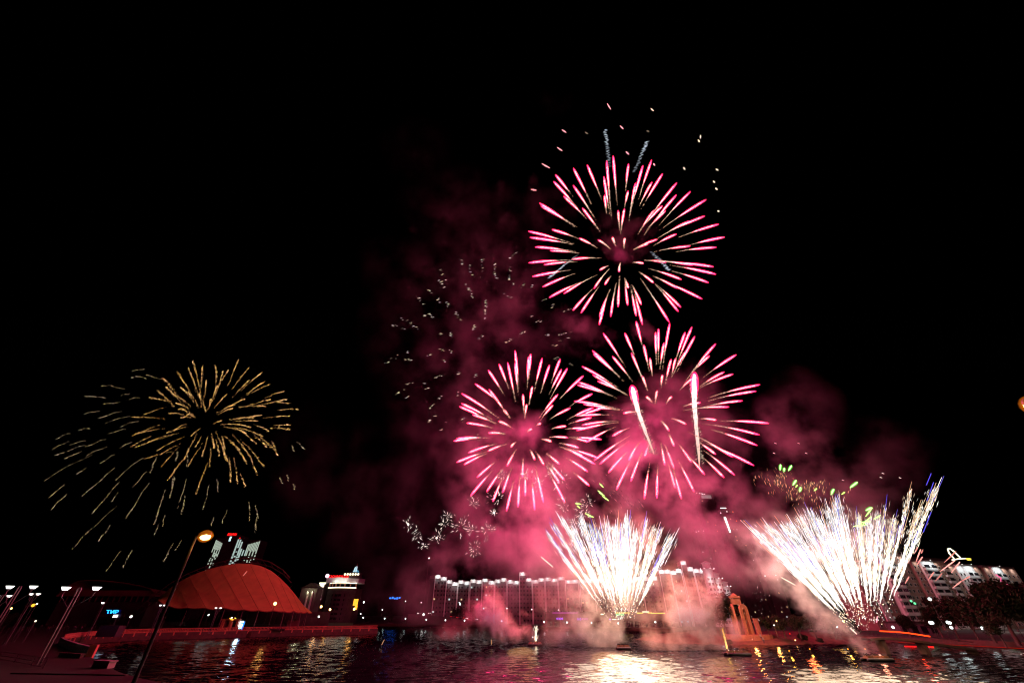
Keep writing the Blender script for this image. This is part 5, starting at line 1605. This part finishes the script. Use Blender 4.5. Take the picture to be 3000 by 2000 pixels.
# ================================================================ LAMPS, RAFTS, BRIDGE, CARS
def twin_lamp(label, mid, heads, Y, zb=PZ, power=500, hr=.45, pw=.26):
    """two slim poles side by side, two swept arms, flaring lit heads"""
    top = at(mid[0], mid[1], Y)
    b = Vector((top.x, top.y, zb))
    root = thing('street_lamp', b, label, 'street lamp', 'twin-headed promenade lamps')
    H = top.z - zb
    px = mpp(mid[1], Y)
    for s in (-1, 1):
        m = MB(); m.tube([(b.x+s*pw, b.y, zb), (b.x+s*pw, b.y, zb+H*.97), (b.x+s*pw*.6, b.y, zb+H)], [.10, .09, .07], 6); m.build('pole', M['metal'], root)
    hz = zb + H
    for hx in heads:
        p = at(hx, mid[1]+2, Y)
        sx = 1 if p.x > b.x else -1
        hy = p.z
        a = MB()
        a.tube([(b.x+sx*pw, b.y, zb+H*.72), (b.x+sx*(pw+.35), b.y, zb+H*.74), (p.x-sx*.5, b.y, hy-1.5), (p.x-sx*.1, b.y, hy-1.25), (p.x, b.y, hy-.6)], .07, 6)
        a.build('arm', M['metal'], root)
        hd = MB(); hd.tube([(p.x, b.y, hy-.75), (p.x, b.y, hy-.45), (p.x, b.y, hy-.30)], [.10, .16, .5*hr], 10); h = hd.build('lamp_head', M['metal'], root)
        l = MB(); l.tube([(p.x, b.y, hy-.30), (p.x, b.y, hy-.30+.75*hr)], [.5*hr, hr], 12); l.build('lit_bowl', M['lampw'], h)
        lamp('street_lamp_light', (p.x, b.y-.2, hy+.9), power, (1, .96, .92), .5, root)
    return root
twin_lamp('nearest twin-pole street lamp with two white flaring heads, its foot by the lower left railing', (236, 1720), (193, 283), 74, power=35, hr=.63)
twin_lamp('twin-pole street lamp beside the left edge of the picture, second of the near pair', (61, 1716), (29, 98), 84, power=35, hr=.6)
twin_lamp('twin-headed street lamp cut by the left edge, only its right-hand bluish head showing', (10, 1741), (-8, 28), 100, power=3)
twin_lamp('small twin-headed street lamp behind the second twin-pole lamp', (103, 1736), (93, 113), 118, power=3)
twin_lamp('small street lamp with one white head in front of the arena, near the blue sign', (306, 1762), (302,), 140, power=2)
twin_lamp('small twin-headed street lamp at the left foot of the red tent', (477, 1769), (471, 483), 160, power=2)
twin_lamp('small twin-headed street lamp in front of the middle of the red tent, by the gatehouse', (640, 1777), (633, 647), 186, power=2)

def cobra(label, head, pole_top, Y, zb, L, flip=1):
    top = at(pole_top[0], pole_top[1], Y)
    hd = at(head[0], head[1], Y)
    root = thing('street_lamp', (top.x, top.y, zb), label, 'street lamp', 'sodium street lamps')
    m = MB(); m.tube([(top.x, top.y, zb), (top.x, top.y, zb+3), (top.x, top.y, top.z)], [.11, .085, .055], 8); m.build('pole', M['darkmetal'], root)
    d = Vector((flip, -.12, .02)).normalized()
    o = Vector((top.x, top.y, top.z + .10)) - d*.1
    m = MB()
    P = [o + d*L*q for q in (0, .12, .35, .7, .92, 1.0)]
    m.tube(P, [.05, .09, .12, .17, .13, .03], 10); h = m.build('lamp_housing', M['darkmetal'], root, smooth=True)
    m = MB()
    P = [o + d*L*q + Vector((0, 0, -.09)) for q in (.38, .5, .7, .9, 1.02)]
    m.tube(P, [.03, .12, .17, .15, .03], 12); m.build('lit_glass', M['lampo'], h, smooth=True)
    m = MB(); m.tube([o + d*L*q + Vector((0, 0, -.07)) for q in (.2, .45, .7, .95, 1.2)], [.04, .24, .30, .24, .04], 12); m.build('lamp_glow', M['orangehalo'], h, smooth=True)
    lamp('sodium_light', o + d*L*.7 + Vector((0, 0, -.55)), 22, (1.0, .42, .08), .12, root)
    return root
cobra('tall sodium street lamp glowing orange on a thin pole, left of the red tent', (590, 1572), (574, 1573), 21, PZ, .85)
cobra('orange street lamp head peeping in at the right edge of the black sky', (3010, 1180), (3060, 1190), 10, PZ, .62, -1)

def far_lamp(px, py, Y, r_, mm, label, group, zb=FBZ, power=0, colr=(1,1,1)):
    p = at(px, py, Y)
    root = thing('shore_lamp', (p.x, p.y, zb), label, 'lamp', group)
    m = MB(); m.tube([(p.x, p.y, zb), (p.x, p.y, p.z)], .07, 5); m.build('pole', M['darkmetal'], root)
    m = MB(); m.ball(p, r_, 8); m.build('lamp_globe', M[mm], root, smooth=True)
    if power: lamp('lamp_light', p + Vector((0, -r_-.3, 0)), power, colr, r_, root)
SH = [(1064,1808),(1127,1810.5),(1188,1811),(1249,1814),(1305,1815.5),(1361,1816.5),(1470,1818),(1594,1821),(1661,1822),(1733,1823),(1811,1824.5),(1920,1821)]
for i, (x, y) in enumerate(SH):
    far_lamp(x, y, 366 - i*9, .45, 'lampg', 'white globe lamp in the row along the far waterline, ' + ORD[i] + ' from the left', 'globe lamps along the far waterline')
for i, (x, y, r_, mm, lab) in enumerate([(1241,1799,1.05,'lampw','brightest white lamp over the far waterline, below the left end of the lit block'),
        (1257,1634,.75,'lampw','single white light on a tall mast high over the left end of the lit block'),
        (1348,1769,.75,'lampg','white lamp among the black trees at the foot of the lit block'),(1346,1764,.6,'lampg','window-high white light beside the black trees of the lit block'),
        (1417,1781,.6,'lampw','white lamp right of the black trees at the foot of the lit block'),(1485,1781,.6,'lampw','white lamp low in front of the long lit block, near the flaming raft'),
        (1558,1784,.55,'lampw','white lamp just left of the middle fan, higher of two'),(1636,1786,.6,'lampw','white lamp above the violet light line of the arcade'),
        (1932,1784,.6,'lampw','white lamp above the yellow light line of the arcade'),(1066,1763,.8,'lampg','white lamp right of the orange sign of the round hotel'),
        (1188,1760,.5,'lampw','small white lamp between the round hotel and the lit block, right of the blue sign'),(1234,1764,.5,'lampw','small white lamp at the left foot of the lit block'),
        (1120,1785,.5,'lampg','faint bluish lamp over the far bank below the blue sign'),(1057,1797,.5,'lampg','small white lamp on the far bank below the round hotel')]):
    far_lamp(x, y, 362, r_*.75, mm, lab, None)
for i, (x, y, Y, pw, lab) in enumerate([(806,1767,192,130,'orange lamp shining in front of the right half of the red tent'),(941,1776,252,150,'orange lamp at the left foot of the round hotel'),
        (967,1784,256,30,'smaller pale orange lamp below the round hotel'),(1038,1783,256,80,'orange lamp at the right foot of the round hotel')]):
    far_lamp(x, y, Y, .62, 'lampo', lab, 'orange lamps by the tent', PZ, pw, (1, .42, .08))
far_lamp(934, 1805, 245, .45, 'lampg', 'small white lamp on the quay at the right end of the tent', None, PZ)
far_lamp(384, 1805, 150, .35, 'lampw', 'small white lamp between the blue sign and the red tent', None, PZ)
far_lamp(611, 1800, 190, .3, 'lampg', 'tiny lamp under the edge of the tent, left of the gatehouse', None, PZ)
for i, (x, y) in enumerate([(104,1818),(33,1781),(97,1772),(108,1768)]):
    far_lamp(x, y, 130, .22 if i != 2 else .4, ['cream','lampo','amber','cream'][i], ['tiny yellowish light in the dark crowd', 'tiny orange light over the crowd at the left edge', 'wide orange light behind the crowd', 'small yellow light beside the wide orange one'][i], None, PZ)
for i, (x, y, r_, pw, lab) in enumerate([(2724,1754,.62,500,'white globe lamp in front of the lit loggia stack, above the black trees'),(2726,1823,.6,700,'left lamp of the bright pair under the black trees'),(2732,1823,.5,0,'lamp touching the left one of the bright pair'),
        (2777,1822,.6,700,'right lamp of the bright pair under the black trees'),(2783,1823,.5,0,'lamp touching the right one of the bright pair'),(2787,1837,.55,200,'white lamp just below the bright pair'),(2616,1836,.5,200,'bluish white lamp right of the base of the large fan'),
        (2878,1839,.55,350,'white lamp at the water right of the bright pair'),(2891,1737,.6,200,'white lamp in the loose black tree'),(2978,1765,.8,300,'largest white lamp among the trees by the right edge'),(2936,1764,.6,150,'smaller white lamp among the trees left of the largest one')]):
    far_lamp(x, y, 150, r_*.75, 'lampg', lab, 'white lamps under the right-hand trees', 1.6, pw*.03, (.85, 1, 1))
for i, (x, y) in enumerate([(2416,1816.5),(2435,1827),(2443,1824.5),(2472,1818),(2452,1835)]):
    far_lamp(x, y, 165, .42 if i != 4 else .3, 'lampo' if i != 4 else 'lampg', 'small orange lamp behind the island, ' + ORD[i] + ' of the cluster left of the large fan' if i < 4 else 'small white lamp in the orange cluster left of the large fan', 'orange lamps behind the island', 1.6, 40 if i < 4 else 0, (1, .45, .08))
for i, (x, y) in enumerate([(2314,1855),(2330,1874),(2275,1818),(2268,1830)]):
    far_lamp(x, y, 165, .18, ['red','lampo','lampo','lampg'][i], ['tiny red light on the island slope', 'tiny orange light low on the island', 'tiny orange light in the island bushes', 'tiny white light in the island bushes'][i], None, 1.6)
for (x, y, pw) in ((2300, 1898, 900), (2360, 1893, 900), (2470, 1893, 1400), (2520, 1893, 900)):
    p = ground(x, y, 1.4)
    root = thing('bank_light', (p.x, p.y-1.5, .2), 'low amber lamp at the island waterline, ' + {2300:'leftmost', 2360:'second from the left', 2470:'third from the left', 2520:'rightmost'}[x] + ' of four', 'lamp', 'amber lamps at the island waterline')
    m = MB(); m.tube([(p.x, p.y-1.5, .1), (p.x, p.y-1.5, .9)], .05, 5); m.build('post', M['darkmetal'], root)
    m = MB(); m.ball((p.x, p.y-1.5, 1.0), .16, 6); m.build('lamp_globe', M['amber'], root)
    lamp('bank_lamp_light', (p.x, p.y-1.9, 1.1), pw*.05, (1, .48, .06), .2, root)
p = ground(2330, 1888, 1.5)
lamp('red_bank_light', (p.x, p.y-6, 5.5), 900, (1, .16, .05), .8)

# rafts carrying the mortar racks
def raft(px, py, w_, label, rz=0.0):
    p = ground(px, py, 0)
    root = thing('firing_raft', (p.x, p.y, 0), label, 'raft', 'fireworks rafts', rz)
    for s in (-1, 1):
        m = MB(); m.tube([(-w_/2, s*1.0, .22), (-w_/2+.3, s*1.05, .3), (0, s*1.05, .3), (w_/2-.3, s*1.05, .3), (w_/2, s*1.0, .25)], [.12, .34, .36, .34, .12], 10); m.build('pontoon', M['hull'], root, smooth=True, local=False)
    m = MB(); m.box((0, 0, .55), (w_*.86, 2.0, .12)); m.build('deck', M['crate'], root, local=False)
    r = random.Random(int(px))
    for i in range(3):
        x = -w_*.28 + w_*.28*i
        m = MB(); m.box((x, 0, .80), (w_*.22, 1.3, .36)); m.build('mortar_rack', M['crate'], root, local=False)
        t = MB()
        for a in range(4):
            for b_ in (-.3, .3):
                xx = x - w_*.08 + w_*.053*a
                t.tube([(xx, b_, .9), (xx + (xx)*.06, b_, 1.35 + r.uniform(-.1,.1))], .09, 7, cap=False)
        t.build('mortar_tubes', M['hull'], root, local=False)
    return root, p
r1, p1_ = raft(1568, 1890, 5.0, 'small raft with a white flame, left of the middle fan')
r2, p2_ = raft(1827, 1901, 4.2, 'raft under the middle fan, mostly hidden in smoke')
r3, p3_ = raft(2162, 1919, 6.2, 'dark raft with an orange jet, in front of the island')
r4, p4_ = raft(2572, 1936, 6.0, 'raft under the large right-hand fan, with a red ember on it')

def jet(name, label, a, b, Y, w0, w1, c0, c1, seed, n=60):
    r = random.Random(seed)
    A, B = at(*a, Y), at(*b, Y); px = mpp(a[1], Y)
    root = thing(name, A, label, 'flame')
    m = MB()
    pts = []; rad = []; cs = []
    for i in range(13):
        t = i/12
        pts.append(A.lerp(B, t) + Vector((r.uniform(-1,1)*px*.8, 0, 0))); rad.append(px*(w0*(1-t)+w1*t)*r.uniform(.8,1.2)*(.3 if i in (0, 12) else 1))
        cs.append(tuple(x*(1-t)+y*t for x, y in zip(c0, c1)))
    m.tube(pts, rad, 6, cs); m.build('flame_core', M['spark'], root)
    m = MB()
    for i in range(n):
        t = r.random()
        p = A.lerp(B, t) + Vector((r.gauss(0,1)*px*(2+3*t), r.gauss(0,1)*px*2, 0))
        q = r.uniform(.3, 1.0)
        m.spindle(p, (B-A), px*r.uniform(3, 9), px*r.uniform(.5, 1.1), tuple(x*q for x in c1))
    m.build('flame_sparks', M['spark'], root)
    return A, B
jet('flame_jet', 'tall white flame standing on the small raft left of the middle fan', (1569, 1879), (1571, 1833), p1_.y, 4.0, 1.4, (2.2, 1.7, 1.1), (1.6, 1.3, 1.0), 1)
m = MB(); m.ball((0,0,0), .2, 6, c=(1.4, 1.6, 1.8)); o = m.build('flare_point', M['spark']); o.location = at(1561, 1865, p1_.y); tag(o, 'bluish white spark point left of the white flame', 'spark')
jet('flame_jet', 'orange jet leaning left from the dark raft in front of the island', (2131, 1902), (2116, 1838), p3_.y, 2.6, 2.0, (2.0, 1.1, .35), (.75, .32, .08), 2)
m = MB(); m.ball((0,0,0), .22, 6, c=(2, 1.8, 1.5)); o = m.build('flare_point', M['spark']); o.location = at(2135, 1905, p3_.y); tag(o, 'white point of fire at the foot of the orange jet', 'spark')
m = MB(); m.ball((0,0,0), .30, 8, c=(2.0, .7, .5), sz=.6); o = m.build('ember', M['spark']); o.location = at(2577, 1918, p4_.y); tag(o, 'glowing pink red ember on the raft of the large fan', 'ember')
ORANGE = (1.0, .46, .20)
lamp('flame_light', at(1530, 1826, p1_.y - 1), 7e2, ORANGE, 5)
lamp('flame_light', at(1770, 1835, p2_.y - 1), 8e2, ORANGE, 5)
lamp('flame_light', at(2085, 1815, p3_.y + 4), 7e2, ORANGE, 5)
lamp('flame_light', at(2577, 1910, p4_.y - 1), 120, (1, .35, .2), .4)

# footbridge with a red light line
def footbridge():
    Y = 128
    P = [at(x, y, Y) for x, y in ((2540,1851),(2578,1847.5),(2620,1849),(2660,1853),(2700,1859),(2724,1863),(2790,1872),(2850,1880))]
    root = thing('footbridge', (P[0].x, P[0].y, 0), 'arched footbridge with a glowing red light line, right of the large fan', 'footbridge')
    m = MB()
    for i in range(len(P)-1):
        a, b = P[i] - Vector((0,0,1.3)), P[i+1] - Vector((0,0,1.3))
        for q in (a, b):
            pass
        k = len(m.v)
        for q in (a, b):
            for dy, dz in ((0,0),(0,-.5),(3.2,-.5),(3.2,0)): m.v.append((q.x, q.y+dy, q.z+dz))
        for c_ in ((0,4,5,1),(1,5,6,2),(2,6,7,3),(3,7,4,0)): m.face([k+i_ for i_ in c_])
    m.build('deck', M['quay'], root)
    m = MB(); m.tube(P[1:6], .17, 6); m.build('light_line', M['redline'], root)
    m = MB(); m.tube(P[5:], .06, 5); m.tube([p+Vector((0,3.2,0)) for p in P], .05, 5); m.build('handrail', M['darkmetal'], root)
    m = MB()
    for q in arc_resample([(p.x, p.z) for p in P], 1.1): m.tube([(q.x, Y+.02, q.y-1.3), (q.x, Y+.02, q.y)], .03, 4)
    m.build('baluster', M['darkmetal'], root)['kind'] = 'stuff'
    for i in (1, 4, 7):
        m = MB(); m.box((P[i].x, P[i].y+1.6, (P[i].z-1.8)/2-.2), (1.0, 2.4, max(.5, P[i].z-1.8+.4))); m.build('pier', M['quay'], root)
    lamp('bridge_light', (P[3].x, Y-1.5, P[3].z-.4), 120, (1, .05, .01), .3, root)
footbridge()
m = MB()
Q = [ground(x, y, .9) for x, y in ((2628,1880),(2720,1884.5),(2820,1889),(2920,1894),(3050,1901))]
root = thing('quay_light_strip', Q[0], 'dim red light strip along the right-hand quay edge', 'light strip')
m.tube([p - Vector((0,.6,0)) for p in Q], .09, 5); m.build('tube_light', M['reddim'], root)
m = MB(); Q2 = [ground(x, y, .25) for x, y in ((2650,1892),(2690,1892.5),(2735,1893.5))]; m.tube(Q2, .16, 5)
root = thing('quay_light_strip', Q2[0], 'short red light strip just over the water, under the footbridge line', 'light strip'); m.build('tube_light', M['red'], root)

# cars on the far embankment road
def car_parts():
    b = MB()
    b.poly([(-2.1,-.82),(2.1,-.82),(2.1,.82),(-2.1,.82)], .25, .85, bottom=True)
    k = len(b.v)
    for (x0, x1, y_, z_) in ((-1.5, 1.2, .8, .85), (-1.0, .6, .66, 1.42)):
        b.v += [(x0,-y_,z_),(x1,-y_,z_),(x1,y_,z_),(x0,y_,z_)]
    for q in ((0,1,5,4),(1,2,6,5),(2,3,7,6),(3,0,4,7),(4,5,6,7)): b.face([k+i for i in q], None, 1 if q != (4,5,6,7) else 0)
    body = b.mesh('body', [mat('car_paint', (.12,.12,.13), .35, .3), M['glass']])
    w_ = MB(); w_.tube([(0,-.1,0),(0,.1,0)], .32, 12); wheel = w_.mesh('wheel', M['hull'])
    l = MB(); l.ball((0,0,0), .22, 6); head = l.mesh('headlight', M['lampw']); tail = l.mesh('taillight', M['red'])
    return body, wheel, head, tail
CB, CW, CH, CT = car_parts()
for i, (x, y, rev) in enumerate([(1262,1795,0),(1229,1795,0),(1325,1805,1),(1343,1807,1),(1363,1809,1),(1371,1810,0),(1378,1812,1),(1400,1813,0),(1413,1815,1)]):
    p = at(x, y, 372)
    root = thing('car', (p.x, p.y, p.z-.6), ORD[i] + ' car from the left on the far embankment road, showing ' + ('red tail lights' if rev else 'white headlights'), 'car', 'cars on the far embankment road', R(250 if not rev else 70))
    for nm, me, lc in [('body', CB, (0,0,0))] + [('wheel', CW, (sx*1.3, sy*.8, .32)) for sx in (-1,1) for sy in (-1,1)] + [('headlight', CH, (2.1, s*.6, .62)) for s in (-1,1)] + [('taillight', CT, (-2.1, s*.6, .65)) for s in (-1,1)]:
        o = bpy.data.objects.new(nm, me); link(o, root); o.location = lc
m = MB(); Q = [at(x, y, 374) + Vector((0,0,-.9)) for x, y in ((1200,1793),(1260,1796),(1330,1806),(1400,1814),(1470,1820))]
for i in range(len(Q)-1):
    k = len(m.v)
    for q in (Q[i], Q[i+1]): m.v += [(q.x, q.y-4, q.z-.1), (q.x, q.y+5, q.z-.1), (q.x, q.y+5, FBZ), (q.x, q.y-4, FBZ)]
    for c_ in ((0,4,5,1),(3,7,4,0),(1,5,6,2)): m.face([k+j for j in c_])
tag(m.build('embankment_road', M['land']), kind='structure')

# ================================================================ SMOKE (real volumes, lit by the bursts)
def smoke(name, label, Y, blobs, dens, rate, nscale, warp, seed, sharp=1.0, colr=(.93, .90, .90), aniso=0.1, depth=1.0):
    """blobs: (px, py, rx, ry, amount[, dY, depth_m])"""
    B = []
    for b in blobs:
        px, py, rx, ry, am = b[:5]
        yy = Y + (b[5] if len(b) > 5 else 0)
        c = at(px, py, yy); k = mpp(py, yy)
        dr = b[6] if len(b) > 6 else depth * k * (rx + ry) / 2
        B.append((c, Vector((rx*k, dr, ry*k*1.12)), am))
    lo = Vector([min(c[i]-s[i]*1.12 for c, s, a in B) for i in range(3)])
    hi = Vector([max(c[i]+s[i]*1.12 for c, s, a in B) for i in range(3)])
    lo.z = max(lo.z, 0.15)
    O = (lo + hi) / 2
    mb = MB(); mb.box((0,0,0), hi - lo)
    m, t, out = nt(name + '_volume')
    N = t.nodes.new; Lk = t.links.new
    tc = N('ShaderNodeTexCoord')
    # billowing: shift the lookup point by slow noise
    nz = N('ShaderNodeTexNoise'); nz.inputs['Scale'].default_value = nscale*.55; nz.inputs['Detail'].default_value = 3
    off = N('ShaderNodeVectorMath'); off.operation = 'ADD'; off.inputs[1].default_value = (seed*13.7, seed*7.3, seed*3.1)
    Lk(tc.outputs['Object'], off.inputs[0]); Lk(off.outputs[0], nz.inputs['Vector'])
    sb = N('ShaderNodeVectorMath'); sb.operation = 'SUBTRACT'; sb.inputs[1].default_value = (.5, .5, .5); Lk(nz.outputs['Color'], sb.inputs[0])
    sl = N('ShaderNodeVectorMath'); sl.operation = 'SCALE'; sl.inputs['Scale'].default_value = warp; Lk(sb.outputs[0], sl.inputs[0])
    P = N('ShaderNodeVectorMath'); P.operation = 'ADD'; Lk(tc.outputs['Object'], P.inputs[0]); Lk(sl.outputs[0], P.inputs[1])
    acc = None
    for c, s, am in B:
        v1 = N('ShaderNodeVectorMath'); v1.operation = 'MULTIPLY_ADD'
        inv = Vector((1/s.x, 1/s.y, 1/s.z)); q = c - O
        v1.inputs[1].default_value = inv; v1.inputs[2].default_value = Vector((-q.x*inv.x, -q.y*inv.y, -q.z*inv.z))
        Lk(P.outputs[0], v1.inputs[0])
        v2 = N('ShaderNodeVectorMath'); v2.operation = 'DOT_PRODUCT'; Lk(v1.outputs[0], v2.inputs[0]); Lk(v1.outputs[0], v2.inputs[1])
        mr = N('ShaderNodeMapRange'); mr.interpolation_type = 'SMOOTHSTEP'
        mr.inputs['From Min'].default_value = 1.0; mr.inputs['From Max'].default_value = 0.0
        mr.inputs['To Min'].default_value = 0.0; mr.inputs['To Max'].default_value = am
        Lk(v2.outputs['Value'], mr.inputs['Value'])
        if acc is None: acc = mr.outputs[0]
        else:
            ad = N('ShaderNodeMath'); ad.operation = 'ADD'; Lk(acc, ad.inputs[0]); Lk(mr.outputs[0], ad.inputs[1]); acc = ad.outputs[0]
    fb = N('ShaderNodeTexNoise'); fb.inputs['Scale'].default_value = nscale; fb.inputs['Detail'].default_value = 5; fb.inputs['Roughness'].default_value = .62
    Lk(off.outputs[0], fb.inputs['Vector'])
    # density = shape * smoothstep(noise)
    m2 = N('ShaderNodeMapRange'); m2.interpolation_type = 'SMOOTHSTEP'
    m2.inputs['From Min'].default_value = .525 - .15/sharp; m2.inputs['From Max'].default_value = .525 + .19/sharp
    Lk(fb.outputs['Fac'], m2.inputs['Value'])
    m3 = N('ShaderNodeMath'); m3.operation = 'MULTIPLY'; Lk(acc, m3.inputs[0]); Lk(m2.outputs[0], m3.inputs[1])
    m4 = N('ShaderNodeMath'); m4.operation = 'MULTIPLY'; m4.inputs[1].default_value = dens; Lk(m3.outputs[0], m4.inputs[0])
    pv = N('ShaderNodeVolumeScatter')
    pv.inputs['Color'].default_value = (*colr, 1)
    pv.inputs['Anisotropy'].default_value = aniso
    Lk(m4.outputs[0], pv.inputs['Density']); Lk(pv.outputs[0], out.inputs['Volume'])
    m.cycles.volume_step_rate = rate
    o = mb.build(name, m); o.location = O
    return tag(o, label, 'smoke', None, 'stuff')

smoke('smoke', 'big pink smoke bank behind and below the two lower pink bursts', 178,
      [(1480,1330,170,150,.55),(1610,1430,190,120,.8),(1570,1560,180,130,1.3),(1640,1650,170,110,.9),(1820,1330,210,150,.8),(1990,1230,190,170,.35),(2040,1450,160,140,1.0),
       (2170,1590,170,130,1.0),(2090,1650,150,90,.7),(1400,1480,140,150,.42),(1330,1620,150,120,.30),(1380,1260,130,180,.30),(1450,1690,240,90,.5),(1930,1690,160,90,.5),(1260,1740,130,110,.4),(1790,1480,100,70,.5),
       (1905,1215,95,75,.7,-22),(1540,1268,95,75,.6,-26),(1835,1350,120,60,.6,-10)],
      .046, .28, .062, 24, 1, 1.5, depth=.8)
smoke('smoke', 'thin dark magenta smoke column leaning up to the left of the highest burst', 170,
      [(1420,1010,220,210,.34),(1450,800,190,190,.40),(1290,1170,200,200,.20),(1200,980,180,190,.10),(1300,820,150,170,.16),(1830,690,90,80,.5),(1812,745,55,50,1.2,-20),(1380,620,190,150,.26),(1220,440,130,110,.12),(1280,560,140,120,.10),(1620,300,70,50,.22),(1660,960,110,100,.28),(1740,1000,80,80,.25),(1200,800,180,150,.10),(1830,690,120,90,.35),(1600,620,110,110,.3),
       (1445,560,30,30,1.0),(1310,640,32,36,.9),(1480,640,36,30,.8),(1305,705,22,22,.9),(1230,668,30,18,.6),(1560,530,26,34,.8),(1430,690,26,36,.7),(1400,905,22,30,1.2),(1540,870,36,36,1.4),(1405,1040,24,26,1.3),(1690,935,44,36,1.5),(1745,1015,50,44,1.3),(1885,985,42,60,1.2),(1900,1060,30,30,.9)],
      .017, .30, .066, 26, 2, 1.6, depth=.7)
smoke('smoke', 'faint magenta haze of smoke between the gold burst and the lit block', 200,
      [(1270,1370,190,200,.24),(1130,1480,230,200,.28),(970,1400,180,170,.22),(1190,1700,170,150,.42),(1080,1790,170,70,.40),(1250,1810,200,40,.6),(870,1300,130,140,.10)],
      .012, .32, .055, 24, 3, 1.3, depth=.6)
smoke('smoke', 'brownish wisps of smoke drifting over the large right-hand fan', 135,
      [(2290,1290,170,150,.5),(2440,1370,200,130,.45),(2600,1330,140,120,.28),(2240,1440,150,110,.8),(2480,1460,190,90,.7),(2360,1180,120,120,.25)],
      .020, .34, .08, 18, 4, 1.5, depth=.5)
smoke('smoke', 'billowing orange pink smoke beside the flaming raft', 139,
      [(1436,1765,52,52,1.0),(1400,1800,56,46,.7),(1460,1810,56,40,.9),(1478,1840,58,34,1.0),(1510,1855,48,26,.9),(1535,1812,23,22,2.0),(1540,1838,28,30,1.6),(1563,1812,15,15,1.3),(1556,1862,20,20,.8),(1340,1840,90,30,.25)],
      .40, .2, .20, 4.5, 5, 1.2, colr=(.96, .74, .60), depth=.8)  # orange of the flame light is put into the smoke colour
smoke('smoke', 'smoke bank round the raft of the middle fan', 154,
      [(1715,1795,95,95,.9),(1690,1720,90,80,.6),(1640,1850,110,48,.75),(1750,1850,75,48,1.0),(1810,1845,22,40,1.5),(1825,1860,18,30,1.2),(1830,1690,150,120,.45),(1840,1590,140,110,.35),(1620,1770,90,80,.4)],
      .20, .2, .14, 7, 6, 1.1, colr=(.96, .80, .68), depth=.7)  # warm light partly tinted into the scatter colour
smoke('smoke', 'tall orange pink smoke clouds between the middle fan and the island', 140,
      [(2010,1745,72,95,.9),(2075,1715,50,52,.9),(2080,1765,50,60,.9),(2035,1830,95,66,.9),(1940,1830,80,70,.45),(1960,1880,110,36,.6),(2105,1860,60,46,1.0),(2160,1855,34,34,1.4),(1960,1760,70,80,.4),(2140,1890,60,24,.5)],
      .26, .2, .15, 6, 7, 1.3, colr=(.96, .70, .54), depth=.8)  # orange light on these clouds carried by their colour
smoke('smoke', 'streams of smoke leaning up and left from the raft of the large fan', 113,
      [(2558,1898,36,32,1.6),(2535,1880,34,30,1.4),(2572,1912,24,16,1.4),(2500,1850,44,40,.7),(2450,1830,50,50,.8),(2400,1790,55,56,.9),(2345,1745,62,60,.8),(2285,1700,75,62,.8),(2230,1640,90,76,.8),(2190,1570,80,80,.55),
       (2330,1640,110,90,1.1),(2430,1600,130,110,.8),(2300,1580,100,80,.8),(2520,1560,120,110,.35),(2410,1855,60,40,.4)],
      .19, .2, .16, 7, 8, 1.1, depth=.6)
